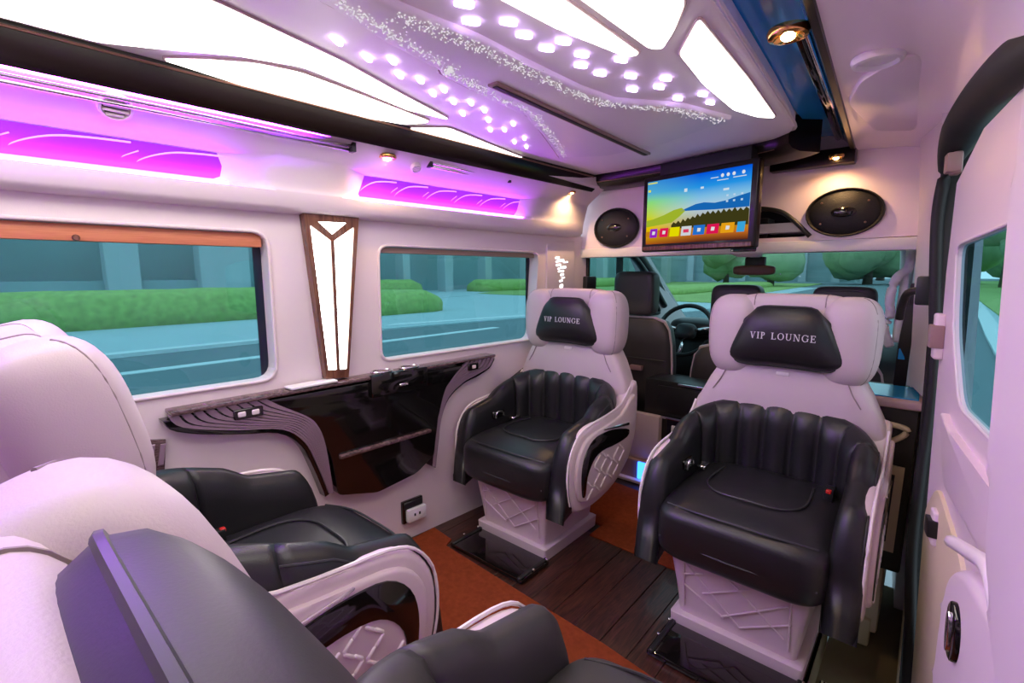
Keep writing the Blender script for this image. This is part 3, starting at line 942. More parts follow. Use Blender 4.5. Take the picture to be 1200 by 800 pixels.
# gilded fretwork strip lamp beside the second window
fl = empty('fretwork_lamp', LW(2.29, 1.1, 0))
tag(fl, 'narrow white fretwork lamp glowing on the pillar behind the left VIP seat', 'lamp')
fo_ = fl.location.copy()
fnF = lambda u, v, d: LW(u, v, d) - fo_
plate('lamp_panel', rounded([(2.17, 1.03), (2.42, 1.03), (2.42, 1.385), (2.17, 1.36)], .02), -.002, .012, fnF, M['wall'], fl, .004)
fp = None
for k, (u, v, w, h) in enumerate(((2.255, 1.285, .035, .014), (2.29, 1.27, .05, .016), (2.33, 1.262, .04, .010), (2.265, 1.245, .04, .014), (2.31, 1.232, .05, .014), (2.29, 1.21, .05, .012), (2.30, 1.19, .03, .014), (2.31, 1.172, .03, .008), (2.29, 1.155, .03, .012), (2.295, 1.125, .028, .022), (2.29, 1.085, .04, .026), (2.255, 1.265, .025, .012), (2.27, 1.225, .02, .010))):
    plate('fret_opening', rounded([(u - w / 2, v - h / 2), (u + w / 2, v - h / 2 + .003), (u + w / 2, v + h / 2), (u - w / 2, v + h / 2 - .003)], .003, 2), .010, .014, fnF, M['fret_glow'], fl)

# purple striped speaker grille low on the left wall
pg = empty('wall_grille', LW(.33, .65, 0))
tag(pg, 'small mauve grille with slanted ribs on the left wall beside the headrest', 'grille')
po = pg.location.copy()
fnP = lambda u, v, d: LW(u, v, d) - po
plate('grille_frame', [(.20, .60), (.365, .58), (.378, .69), (.22, .725)], -.002, .012, fnP, M['rosewood'], pg, .003)
for k in range(6):
    u = .215 + k * .027
    plate('rib', [(u, .615), (u + .014, .615), (u + .026, .70 - k * .004), (u + .012, .70 - k * .004)], .011, .018, fnP, M['ribbed'], pg, .002, seg=1)

# ------------------------------------------------------------------ console on the left wall
cn = empty('side_console', LW(1.1, .33, 0))
tag(cn, 'glossy black side console with ribbed mauve wings under the left windows', 'console')
no = cn.location.copy()
fnN = lambda u, v, d: LW(u, v, d) - no
BODY = rounded([(.66, .768), (1.53, .772), (1.42, .685), (1.372, .553), (1.345, .38), (1.25, .325), (1.06, .300), (.89, .345), (.872, .50), (.82, .65), (.742, .716)], .02, 3)
plate('console_body', BODY, -.002, .055, fnN, M['gloss'], cn, .010, seg=3)
plate('console_top', rounded([(.385, .772), (1.72, .790), (1.72, .802), (.385, .786)], .003, 2), -.002, .066, fnN, M['rosewood'], cn, .004)
LO = smooth_path([(.376, .772, 0), (.41, .730, 0), (.55, .688, 0), (.70, .655, 0), (.775, .590, 0), (.815, .495, 0), (.855, .365, 0)], 4)
LI = smooth_path([(.66, .775, 0), (.70, .745, 0), (.735, .722, 0), (.79, .685, 0), (.825, .645, 0), (.852, .56, 0), (.872, .362, 0)], 4)
plate('wing_edge', [(p.x - .010, p.y - .014) for p in LO] + [(p.x, p.y) for p in reversed(LI)], -.002, .046, fnN, M['gloss'], cn, .004)
NR = 9
for k in range(NR):
    a, b = (k + .12) / NR, (k + .88) / NR
    A_ = [(p.x * (1 - a) + q.x * a, p.y * (1 - a) + q.y * a) for p, q in zip(LO, LI)]
    B_ = [(p.x * (1 - b) + q.x * b, p.y * (1 - b) + q.y * b) for p, q in zip(LO, LI)]
    plate('wing_rib', A_ + B_[::-1], .044, .056, fnN, M['ribbed'], cn)
RO = smooth_path([(1.727, .790, 0), (1.69, .742, 0), (1.60, .712, 0), (1.52, .690, 0), (1.435, .635, 0), (1.392, .55, 0), (1.362, .40, 0), (1.352, .325, 0)], 4)
RI = smooth_path([(1.54, .785, 0), (1.52, .772, 0), (1.495, .755, 0), (1.45, .715, 0), (1.408, .66, 0), (1.375, .553, 0), (1.350, .42, 0), (1.342, .328, 0)], 4)
plate('wing_edge', [(p.x + .008, p.y - .012) for p in RO] + [(p.x, p.y) for p in reversed(RI)], -.002, .046, fnN, M['gloss'], cn, .004)
for k in range(7):
    a, b = (k + .12) / 7, (k + .88) / 7
    A_ = [(p.x * (1 - a) + q.x * a, p.y * (1 - a) + q.y * a) for p, q in zip(RO, RI)]
    B_ = [(p.x * (1 - b) + q.x * b, p.y * (1 - b) + q.y * b) for p, q in zip(RO, RI)]
    plate('wing_rib', A_ + B_[::-1], .044, .056, fnN, M['ribbed'], cn)
sw = box('switch_panel', (.552, .722, .052), (.642, .756, .064), M['gloss'], cn, .003, 1, fn=fnN)
for u in (.575, .617):
    box('button', (u - .012, .73, .062), (u + .012, .748, .068), M['soffit'], sw, .003, 1, fn=fnN)
sw = box('switch_panel', (1.548, .742, .052), (1.61, .775, .064), M['gloss'], cn, .003, 1, fn=fnN)
box('button', (1.568, .75, .062), (1.592, .767, .068), M['soffit'], sw, .003, 1, fn=fnN)
plate('door_handle', rounded([(.90, .490), (1.325, .497), (1.325, .513), (.90, .507)], .006, 2), .053, .070, fnN, M['rosewood'], cn, .005)
plate('shelf_tray', rounded([(.735, .792), (.905, .795), (.905, .803), (.735, .800)], .002, 1), .012, .070, fnN, M['white'], cn, .002)
hb = box('cup_holder', (1.04, .705, .050), (1.31, .800, .072), M['gloss'], cn, .008, 2, fn=fnN)
box('catch', (1.165, .735, .070), (1.205, .745, .078), M['chrome'], hb, .002, 1, fn=fnN)
for u in (1.11, 1.24):
    ringp = [fnN(u + .045 * cos(2 * pi * k / 20), .803, .036 + .028 * sin(2 * pi * k / 20)) for k in range(20)]
    tube('cup_rim', ringp, .004, M['chrome'], hb, 6, closed=True)

# power outlet
ou = empty('power_outlet', LW(1.255, .135, 0))
tag(ou, 'black framed power outlet with white socket low on the left wall', 'outlet')
uo = ou.location.copy()
fnO = lambda u, v, d: LW(u, v, d) - uo
box('cover', (1.200, .085, -.002), (1.308, .190, .014), M['gloss'], ou, .006, 2, fn=fnO)
so_ = box('socket', (1.216, .092, .012), (1.312, .152, .034), M['white'], ou, .006, 2, fn=fnO)
for u in (1.25, 1.275):
    box('slot', (u - .004, .118, .033), (u + .004, .130, .0355), M['plastic'], so_, fn=fnO)
box('lid', (1.205, .155, .010), (1.304, .186, .022), M['plastic'], ou, .004, 1, fn=fnO)
# black bolster trim on the wall behind the left seat
bt = empty('wall_bolster', LW(1.88, .6, 0))
tag(bt, 'slanted black padded trim on the left wall beside the left VIP seat', 'trim')
to_ = bt.location.copy()
plate('pad', rounded([(1.72, .53), (1.80, .53), (2.10, .66), (2.08, .71), (2.02, .70), (1.74, .585)], .015), -.002, .03, lambda u, v, d: LW(u, v, d) - to_, M['gloss'], bt, .008)

# ------------------------------------------------------------------ VIP seats
def TXT():
    return text_mesh('VIP LOUNGE', .0235)
LET = TXT()
SO = [(.166, .245), (.208, .31), (.219, .40), (.205, .482), (.155, .550), (.080, .580), (-.06, .594), (-.20, .620), (-.30, .70), (-.345, .68), (-.345, .48), (-.28, .35), (-.15, .262), (.03, .228)]
SO = [(p.x, p.y) for p in smooth_path([(a, b, 0) for a, b in SO], 3, True)]
CRES = [(-.215, .515), (-.10, .545), (.0, .555), (.09, .545), (.150, .495), (.172, .42), (.165, .335), (.150, .320), (.138, .335), (.128, .40), (.085, .455), (.02, .478), (-.10, .478), (-.20, .483)]
CRES = [(a - .022, b - .016) for a, b in CRES]
CRES = [(p.x, p.y) for p in smooth_path([(a, b, 0) for a, b in CRES], 3, True)]
def build_seat(name, recline, blk, drop=0.0, pil_y=.026, wing_y=.015, arm_drop=0.0, pil_dz=0.0, pil_back=.034, letters=True):
    o = empty(name)
    tq = radians(recline)
    def rc(x, y, z, arm=False):                         # tilt of the upper back about the cushion's rear edge
        y0, z0 = -.22, .45
        w = max(0.0, min(1.0, (z - .60) / .12 if arm else (z - .50) / .16)) * (max(0.0, min(1.0, (-.09 - y) / .14)) if arm else 1.0)
        a = tq * w
        dy, dz = y - y0, z - z0
        return Vector((x, y0 + dy * cos(a) - dz * sin(a), z0 + dy * sin(a) + dz * cos(a)))
    # base
    def ring(hx, y0, y1, z, r=.03, n=5):
        return [Vector((p[0], p[1], z)) for p in rounded([(-hx, y0), (hx, y0), (hx, y1), (-hx, y1)], r, n)]
    loft('plinth', [ring(.208, -.205, .200, 0, .012), ring(.210, -.207, .202, .05, .012), ring(.203, -.20, .195, .055, .012)], M['shell'], o, smooth='auto')
    bs = loft('base', [ring(.186, -.185, .180, .052, .02), ring(.200, -.20, .195, .16, .025), ring(.225, -.215, .215, .30, .03), ring(.235, -.22, .225, .36, .03)], M['shell'], o, smooth='auto')
    def fb(x, z): return Vector((x * (1 - 0) , .180 + (z - .052) * .135 + .004, z))
    for (x0, z0, x1, z1) in ((-.15, .30, .10, .16), (-.10, .315, .17, .205), (-.16, .24, .04, .10), (-.02, .09, .17, .26), (-.15, .12, .08, .30), (.03, .10, .17, .17), (-.17, .18, -.02, .09), (-.165, .305, -.165, .085), (.165, .305, .165, .085)):
        a, b = fb(x0, z0), fb(x1, z1)
        tube('raised_strip', [a, b], .0032, M['shell'], bs, 6)
    # seat cushion with crowned top
    def crown(x, y, z):
        q = max(0, z) / .10
        return (x, y, z + .012 * q * (1 - (x / .27) ** 2) - .02 * q * max(0, (y - .10) / .15))
    cu = lobe('cushion', (0, .025, .372), (.262, .262, .102), M[blk], o, .36, .30, 48, 20, fn=crown)
    tube('piping', smooth_path([(-.225, .230, .450), (-.12, .258, .460), (0, .262, .462), (.12, .258, .460), (.225, .230, .450)], 5), .0035, M['bseam'], cu, 6)
    tube('piping', smooth_path([(-.235, .262, .345), (0, .289, .348), (.235, .262, .345)], 6), .003, M['bseam'], cu, 6)
    pts = [(-.15, -.12, .484), (-.155, .05, .486), (-.10, .12, .486), (0, .13, .488), (.10, .12, .486), (.155, .05, .486), (.15, -.12, .484)]
    tube('piping', smooth_path(pts, 4), .0035, M['bseam'], cu, 6)
    # padded tub: two armrests and a ribbed lower back on one U-shaped path
    ARC = []
    for k in range(241):
        a = pi * k / 240
        ARC.append((a, Vector((.292 * sgnpow(cos(a), .66), -.035 - .236 * sgnpow(sin(a), .66), 0))))
    CUM = [0.0]
    for k in range(240):
        CUM.append(CUM[-1] + (ARC[k + 1][1] - ARC[k][1]).length)
    def angle_at(q):                         # even spacing along the curve
        d = q * CUM[-1]
        for k in range(240):
            if CUM[k + 1] >= d:
                return ARC[k][0] + (pi / 240) * (d - CUM[k]) / max(1e-9, CUM[k + 1] - CUM[k])
        return pi
    def upath(t):                            # t 0..1 right front -> back -> left front
        L1, L2 = .28, .50
        tot = 2 * L1 + L2
        s = t * tot
        if s < L1: return Vector((.292, .245 - s, 0)), Vector((1, 0, 0))
        if s > L1 + L2: return Vector((-.292, -.035 + (s - L1 - L2), 0)), Vector((-1, 0, 0))
        a = angle_at((s - L1) / L2)
        ca, sa = cos(a), sin(a)
        p = Vector((.292 * sgnpow(ca, .66), -.035 - .236 * sgnpow(sa, .66), 0))
        return p, Vector((ca * .85, -sa, 0)).normalized()
    def top(t):
        u = abs(t - .5) * 2                 # 0 back centre, 1 arm front
        if u > .58:
            w = (u - .58) / .42
            base = .602 - (.045 + arm_drop) * w
            f = max(0, (w - .60) / .40)
            return base - .34 * (1 - math.sqrt(max(0, 1 - f ** 2.2)))
        return .602 + .135 * (1 - (u / .58) ** 1.7)
    def bottom(t):
        u = abs(t - .5) * 2
        return .30 - .075 * max(0, (u - .6) / .4)
    def section(t, rib):
        p, nrm = upath(t)
        zt, zb = top(t), bottom(t)
        h = .043
        out_ = []
        prof = [(h * .8, zb), (h, zb + .03), (h, zt - .075), (h * .95, zt - .050), (h * .76, zt - .026), (h * .36, zt - .008), (-h * .15, zt), (-h * .62, zt - .008), (-h * .95, zt - .042), (-h * 1.05, zt - .085), (-h * 1.1, zt - .14), (-h * 1.1, zb + .15), (-h * 1.1, zb + .07), (-h, zb)]
        for d, z in prof:
            z = max(z, zb - .001)
            dd = d
            if rib and d < 0:
                dd = d - rib * min(1, max(0, (zt - z) / .05))
            v = p + nrm * dd
            out_.append(rc(v.x, v.y, z, True))
        return out_
    NS = 26
    ta, tb = .312, .688
    ar = loft('armrest', [section(ta * k / NS, 0) for k in range(NS + 1)], M[blk], o)
    al = loft('armrest', [section(1 - ta * k / NS, 0) for k in range(NS + 1)], M[blk], o)
    NR_ = 7
    K = NR_ * 9
    lb = loft('lower_back', [section(ta + (tb - ta) * k / K, .022 * abs(sin(pi * NR_ * k / K)) ** .6) for k in range(K + 1)], M[blk], o)
    for k in range(1, NR_):
        s = section(ta + (tb - ta) * k / NR_, .0)
        tube('rib_seam', [s[6], s[7], s[8], s[9], s[10], s[11]], .0022, M['bseam'], lb, 6)
    for arm, t1 in ((ar, 1), (al, -1)):
        pts = []
        for k in range(2, NS + 1):
            t = ta * k / NS if t1 > 0 else 1 - ta * k / NS
            pts.append(section(t, 0)[4])
        tube('piping', pts, .003, M['bseam'], arm, 6)
    # chrome recline lever inside the arm on the occupant's right
    ll = box('lever_plate', (.236, -.02, .50), (.256, .06, .535), M['gloss'], ar, .004, 1)
    tube('recline_lever', smooth_path([(.236, .045, .50), (.232, .04, .53), (.234, .0, .525), (.236, -.01, .505)], 4), .006, M['chrome'], ar, 8)
    # outer white shells
    for s in (-1, 1):
        fn = lambda u, v, d, s=s: Vector((s * d, u, v - arm_drop * .8))
        sh = plate('side_shell', SO, .290, .340, fn, M['shell'], o, .026, seg=4)
        plate('raised_panel', [(-.045 + (a + .045) * .86, .43 + (b - .43) * .80) for a, b in SO], .340, .353, fn, M['shell'], sh, .010, seg=3)
        plate('black_insert', CRES, .350, .357, fn, M['gloss'], sh, .003)
        plate('chrome_strip', rounded([(-.235, .519), (-.01, .550), (-.01, .557), (-.235, .533)], .002, 1), .350, .359, fn, M['chrome'], sh, .002, seg=1)
        bars = None
        for c in range(6):
            cx = .105 - c * .052
            for r in range(4):
                cz = .315 + r * .040 + c * .010
                if c == 0 and r > 1 or cz > .455 or (c > 4 and r < 1): continue
                a_ = (.75 if (c + r) % 2 else -.75)
                for q in (-1, 1):
                    yy, zz = cx + q * .011 * (1 if a_ > 0 else -1), cz + q * .009
                    ca, sa = cos(a_), sin(a_)
                    if bars is None:
                        bars = box('raised_bar', (-.004, -.015, -.0045), (.003, .015, .0045), M['relief'], sh, .003, 1)
                        b_ = bars
                    else:
                        b_ = bars.copy()
                        COL.objects.link(b_)
                    b_.location = (s * .3540, yy - .02, zz - .012)
                    b_.rotation_euler = (a_, 0, 0)
        tube('arm_piping', [Vector((s * .334, a + .004, b + .004 - arm_drop * .8)) for a, b in SO[2:24]], .0045, M['relief'], sh, 6)
    # white back
    def bring(w, z, t, fw):
        n = 40
        yc = -.285 - .06 * (z - .4)
        r_ = []
        for k in range(n):
            th = 2 * pi * k / n
            x, y = w * sgnpow(cos(th), .42), t * sgnpow(sin(th), .5)
            if y > 0: y -= fw * (1 - (x / w) ** 2) * 0 - .012 * abs(x / w) ** 6
            r_.append(rc(x, yc + y, z))
        return r_
    bk = loft('backrest', [bring(w, z, t, 0) for w, z, t in ((.30, .28, .04), (.325, .34, .05), (.335, .50, .055), (.338, .60, .060), (.332, .65, .066), (.322, .70, .073), (.302, .74, .078), (.278, .79, .079), (.242, .85, .075), (.225, .90, .068), (.215, 1.0, .056), (.17, 1.05, .045))], M['seat'], o)
    for s in (-1, 1):
        pts = [(s * .252, .75, .078), (s * .226, .79, .079), (s * .198, .85, .075), (s * .188, .89, .069)]
        tube('seam', [rc(x, -.285 - .06 * (z - .4) + q * .975, z) for x, z, q in pts], .0022, M['seam'], bk, 6)
    hy = -.30
    def H(x, y, z): return rc(x, y, z - drop)
    hr = lobe('headrest', (0, 0, 0), (.205, .062, .150), M['seat'], o, .38, .35, 40, 20, fn=lambda x, y, z: H(x, hy + y, .975 + z))
    for s in (-1, 1):
        def wing(x, y, z, s=s):
            # egg standing on its point, leaning outwards and reaching forward
            k = z / .150
            x2 = x * (1.0 + .05 * k) + s * .196
            return H(x2, hy + wing_y + y, .968 + z)
        hwg = lobe('headrest_wing', (0, 0, 0), (.095, .084, .152), M['seat'], o, .66, .74, 32, 20, fn=wing)
        pts = []
        for k in range(15):
            a = -1.35 + 2.7 * k / 14
            x, y, z = .098 * cos(a) ** .66 * .80, .084 * cos(a) ** .66 * .68, .152 * sgnpow(sin(a), .66)
            pts.append(wing(s * x, y, z, s))
        tube('seam', pts, .0022, M['seam'], hwg, 6)
        x = s * .118
        pts = []
        for k in range(-9, 10):
            y = .060 * sin(k * pi / 20)
            hor = (abs(x / .205) ** (2 / .35) + abs(y / .062) ** (2 / .35)) ** (.35 / .38)
            pts.append(H(x, hy + y, .975 + .150 * max(0, 1 - hor) ** .19))
        tube('seam', pts, .0022, M['seam'], hr, 6)
    # black trapezoid pillow
    NU, NV = 22, 14
    def hw_(v): return .208 - .078 * v ** 1.15
    PZ0, PH = .868, .215
    def pil(u, v, side):                    # u,v in -1..1 / 0..1
        vv = 2 * v - 1
        bul = (1 - abs(u) ** 2.6) ** .55 * (1 - abs(vv) ** 2.4) ** .55
        y = hy + .062 + pil_y + (.046 * bul if side > 0 else -pil_back * bul)
        z = PZ0 + pil_dz + PH * v - .010 * (u * u) * (1 - v) - .030 * vv * abs(u) ** 7
        return H(u * hw_(v) * (1 - .10 * abs(vv) ** 7), y, z)
    vs, fs = [], []
    for side in (1, -1):
        for j in range(NV + 1):
            for i_ in range(NU + 1):
                vs.append(pil(2 * i_ / NU - 1, j / NV, side))
    W_ = NU + 1
    N_ = W_ * (NV + 1)
    for b0 in (0, N_):
        for j in range(NV):
            for i_ in range(NU):
                a = b0 + j * W_ + i_
                fs.append((a, a + 1, a + W_ + 1, a + W_))
    pw = link('pillow', vs, fs, M[blk], o, True)
    edge = [pil(-1 + 2 * k / 12, 0, 1) for k in range(13)] + [pil(1, k / 8, 1) for k in range(1, 9)] + [pil(1 - 2 * k / 12, 1, 1) for k in range(1, 13)] + [pil(-1, 1 - k / 8, 1) for k in range(1, 8)]
    tube('piping', edge, .004, M['bseam'], pw, 6, closed=True)
    for src in (LET if letters else ()):
        me = src.copy()
        for vt in me.vertices:
            x, z, dpt = vt.co.x, vt.co.y, vt.co.z
            v = (.985 - PZ0 + z - .004) / PH
            q = pil(-x / hw_(v), v, 1)
            vt.co = Vector((q.x, q.y + .0015 + dpt, q.z))
        finish('letter', me, M['thread'], pw)
    # silver tag under the pillow
    tg = H(.0, -.285 - .06 * .45 + .078, .838)
    box('silver_tag', tg + Vector((-.022, -.004, -.007)), tg + Vector((.022, .004, .007)), M['relief'], bk, .003, 2)
    # buckle
    bk_ = empty('belt_buckle')
    bk_.parent = o
    bk_.location = (-.20, -.10, .485)
    box('buckle_case', (-.014, -.03, -.02), (.014, .03, .022), M['plastic'], bk_, .005, 2)
    box('red_button', (-.008, .018, .012), (.008, .032, .024), M['redplastic'], bk_, .002, 1)
    bk2 = box('belt_tongue', (.205, -.11, .475), (.235, -.05, .49), M['chrome'], o, .003, 1)
    return o
seatA = build_seat('captain_seat', 0, 'black')
tag(seatA, 'white and black VIP captain seat beside the left wall, facing the rear', 'seat', 'VIP captain seats')
seatA.location = (-1.318, 1.70, 0)
seatA.scale = (.95, 1, 1)
seatA.rotation_euler = (0, 0, pi)
seatB = copy_tree(seatA)
seatB.location = (-.382, 1.70, 0)
tag(seatB, 'white and black VIP captain seat by the sliding door, facing the rear', 'seat', 'VIP captain seats')
seatC = build_seat('captain_seat', 13, 'black', 0, .014, .032)
seatC.location = (-1.19, .48, .009)
tag(seatC, 'forward-facing white and black captain seat at the large rear window, black cushion in view', 'seat', 'VIP captain seats')
seatD = build_seat('captain_seat', 21, 'grey', .008, .012, .042, 0, .034, .10, False)
seatD.location = (-.218, .494, .009)
tag(seatD, 'nearest captain seat, only its headrest and armrest tips at the bottom edge', 'seat', 'VIP captain seats')

# footrest plates folded flat in front of the two rear-facing seats
def footrest(x, label):
    o = empty('footrest', (x, 1.415, .0))
    tag(o, label, 'footrest', 'folded black footrests')
    box('foot_plate', (-.205, -.10, .004), (.205, .078, .022), M['gloss'], o, .006, 2)
    for s in (-1, 1):
        box('slide_rail', (s * .19 - .008, -.102, .012), (s * .19 + .008, .080, .028), M['plastic'], o, .003, 1)
        disc('hinge_pin', (s * .20, .07, .027), .006, .004, M['chrome'], o, 10)
        disc('hinge_pin', (s * .20, -.02, .027), .005, .004, M['chrome'], o, 10)
    return o
footrest(-1.30, 'flat black footrest on the floor before the left VIP seat')
footrest(-.375, 'flat black footrest on the floor before the VIP seat by the door')

# ------------------------------------------------------------------ driver's cab
fc = box('floor_cab', (-1.62, 2.50, -.06), (-.02, 4.0, .10), M['floor'])
tag(fc, kind='structure')
stp = empty('cab_step', (-1.15, 2.48, 0))
tag(stp, 'low step into the cab with a pale ledge and a blue lit corner', 'step')
box('riser', (-.42, 0, 0), (.20, .06, .13), M['brown_edge'], stp, .004, 1)
box('tread', (-.42, -.03, -.0), (.20, .02, .02), M['soffit'], stp, .004, 1)
box('blue_light', (-.04, -.012, .025), (.02, .004, .125), M['step_led'], stp, .003, 1)
box('side_panel', (-.42, .03, .13), (.06, .08, .40), M['seat'], stp, .01, 2)
def cab_headrest(par, c, r):
    h = lobe('headrest', c, r, M['grey'], par, .32, .32, 32, 18)
    for s in (-1, 1):
        tube('headrest_post', [(c[0] + s * r[0] * .4, c[1], c[2] - r[2] - .05), (c[0] + s * r[0] * .4, c[1], c[2] - r[2] * .8)], .007, M['chrome'], par, 8)
    pts = [(c[0] + r[0] * .82 * sgnpow(cos(2 * pi * k / 28), .4), c[1] - r[1] * .92, c[2] + r[2] * .80 * sgnpow(sin(2 * pi * k / 28), .4)) for k in range(28)]
    tube('piping', pts, .003, M['bseam'], h, 6, closed=True)
ds = empty('driver_seat', (-1.365, 2.85, .1))
tag(ds, 'black driver seat with tall black headrest behind the steering wheel', 'seat')
def cab_back(par, hx, y, z0, z1, cx=0.0, side='seat'):
    rings = []
    for w, z in ((.95, z0), (1, z0 + .12), (1, z0 + .5 * (z1 - z0)), (.97, z1 - .16), (.90, z1 - .07), (.78, z1 - .02), (.5, z1)):
        ring = []
        for k in range(36):
            th = 2 * pi * k / 36
            ring.append(Vector((cx + hx * w * sgnpow(cos(th), .4), y + .075 * (1 if z < z1 - .03 else .6) * sgnpow(sin(th), .5) - .05 * (z - z0), z)))
        rings.append(ring)
    b = loft('backrest', rings, M['grey'], par)
    pts = []
    for s, seq in ((-1, rings), (1, list(reversed(rings)))):
        for r_ in seq:
            p = max(r_, key=lambda q: q.x * s)
            pts.append(Vector((p.x - s * .004, p.y - .03, p.z)))
    tube('piping', pts, .010, M[side], b, 8)
    tube('seam', [(cx - hx * .9, y - .085 - .05 * (z1 - .25 - z0), z1 - .25), (cx + hx * .9, y - .085 - .05 * (z1 - .25 - z0), z1 - .25)], .003, M['bseam'], b, 6)
    return b
cab_back(ds, .215, 0, .25, .825)
cab_headrest(ds, (-.035, -.05, .975), (.135, .06, .135))
box('seat_base', (-.205, -.06, .0), (.205, .44, .40), M['grey'], ds, .05, 3)
bh = box('seat_hook', (-.03, -.12, .50), (.05, -.09, .53), M['brown_edge'], ds, .006, 2)
pb = empty('passenger_bench', (-.60, 2.95, .1))
tag(pb, 'black double passenger bench with two black headrests, beyond the VIP seat', 'seat')
cab_back(pb, .235, 0, .2, .68, -.24)
cab_back(pb, .235, 0, .2, .68, .24)
cab_headrest(pb, (-.235, -.03, .90), (.135, .06, .135))
cab_headrest(pb, (.27, -.03, .905), (.135, .06, .130))
box('seat_base', (-.47, -.06, .0), (.47, .38, .36), M['grey'], pb, .05, 3)

# black cabinet behind the bench
kb = empty('partition_cabinet', (-.95, 2.62, .0))
tag(kb, 'black cabinet with chrome handle and white socket behind the passenger bench', 'cabinet')
box('cabinet_body', (-.26, -.05, 0), (.60, .14, .60), M['plastic'], kb, .012, 2)
dw_ = box('drawer', (-.18, -.062, .42), (.32, -.045, .57), M['plastic'], kb, .006, 2)
dw2 = box('drawer', (-.18, -.062, .10), (.32, -.045, .40), M['gloss'], kb, .006, 2)
box('drawer_handle', (-.17, -.074, .385), (.12, -.058, .400), M['chrome'], dw2, .004, 2)
box('drawer_handle', (-.06, -.07, .585), (.10, -.055, .597), M['chrome'], dw_, .003, 2)
sk = box('socket_plate', (-.085, -.072, .275), (.025, -.06, .355), M['white'], kb, .006, 2)
disc('socket_hole', (-.03, -.072, .315), .026, -.006, M['plastic'], sk, 18, 'y')
tube('socket_ring', [(-.03 + .028 * cos(k * pi / 10), -.075, .315 + .028 * sin(k * pi / 10)) for k in range(20)], .004, M['chrome'], sk, 6, closed=True)

# dashboard and steering wheel
db = empty('dashboard', (-.85, 3.65, .2))
tag(db, 'dark dashboard with pale instrument pod under the windscreen', 'dashboard')
rings = []
for x in (-.72, -.5, -.2, .2, .5, .74):
    rings.append([Vector((x, y, z)) for y, z in ((-.15, -.1), (-.17, .30), (-.14, .48), (-.05, .56), (.10, .585), (.40, .58), (.42, -.1))])
loft('dash_body', rings, M['plastic'], db, smooth='auto')
box('centre_stack', (-.28, -.25, .05), (.02, -.1, .58), M['soffit'], db, .03, 3)
box('display', (-.25, -.262, .40), (-.01, -.245, .55), M['gloss'], db, .008, 2)
lobe('instrument_hood', (-.45, -.05, .60), (.19, .12, .07), M['plastic'], db, .7, .7)
st = empty('steering_wheel', (-1.30, 3.36, .80))
st.rotation_euler = (radians(-28), 0, 0)
tag(st, 'black steering wheel with silver spokes beyond the driver seat', 'steering wheel')
tube('wheel_rim', [(.19 * cos(2 * pi * k / 32), 0, .19 * sin(2 * pi * k / 32)) for k in range(32)], .016, M['plastic'], st, 10, closed=True)
lobe('hub', (0, .03, 0), (.075, .04, .06), M['plastic'], st, .7, .7)
for a in (.15, pi - .15, -pi / 2):
    tube('spoke', [(.06 * cos(a), .02, .06 * sin(a)), (.185 * cos(a), 0, .185 * sin(a))], .013, M['chrome'], st, 8)

# cab roof, windscreen, pillars, left cab door
cr = box('ceiling_cab', (-1.66, 2.55, 1.385), (-.02, 3.18, 1.43), M['white'], bevel=.01)
tag(cr, kind='structure')
tr5 = loft('trim_5', [[Vector((x, y, z)) for y, z in ((3.06, 1.385), (3.10, 1.335), (3.16, 1.325), (3.20, 1.40))] for x in (-1.6, -1.2, -.7, -.1)], M['white'], smooth='auto')
tag(tr5, kind='structure')
ws = empty('window_3', (-.85, 3.5, 1.1))
tag(ws, kind='structure')
wo = Vector(ws.location)
def WS(x, t, d):       # raked windscreen, bowed forward in the middle
    b = .16 * (1 - ((x + .84) / .78) ** 2)
    return Vector((x, 3.12 + .85 * t + b + d, 1.36 - .56 * t - d * .3)) - wo
rings = []
for k in range(13):
    x = -1.60 + 1.50 * k / 12
    rings.append([WS(x, 0, 0), WS(x, 1, 0), WS(x, 1, .006), WS(x, 0, .006)])
loft('pane', rings, M['clear'], ws)
for s, nm in ((-1.585, 'left'), (-.105, 'right')):
    pts = [(s + (.03 if s < -1 else -.0), 2.9, 1.385), (s, 3.10, 1.36), (s, 3.4, 1.18), (s, 3.75, .94), (s, 4.0, .78)]
    tube('pillar_trim', [Vector(p) - wo for p in smooth_path(pts, 4)], .038, M['plastic' if s < -1 else 'white'], ws, 10)
cdw = rounded([(2.56, .90), (3.50, .90), (3.12, 1.315), (2.56, 1.33)], .04)
cd = holed('wall_left_front', [(2.46, -.06), (4.0, -.06), (4.0, .80), (3.2, 1.40), (2.46, 1.42)], [cdw], 0, -.05, LW, M['wall'])
tag(cd, kind='structure')
plate('pane', inset(cdw, .02), -.050, -.045, LW, M['glass'], cd)
tube('window_seal', [LW(p[0], p[1], .004) for p in cdw], .014, M['rubber'], cd, 8, closed=True)
box('quarter_post', (2.93, .88, -.03), (2.965, 1.33, .0), M['rubber'], cd, fn=LW)
box('door_button', (2.52, 1.06, -.01), (2.62, 1.18, .03), M['plastic'], cd, .01, 2, fn=LW)
tube('window_seal', smooth_path([LW(2.62, 1.355, .01), LW(2.85, 1.345, .01), LW(3.05, 1.32, .012), LW(3.30, 1.16, .012), LW(3.55, .95, .012)], 5), .022, M['plastic'], cd, 8)

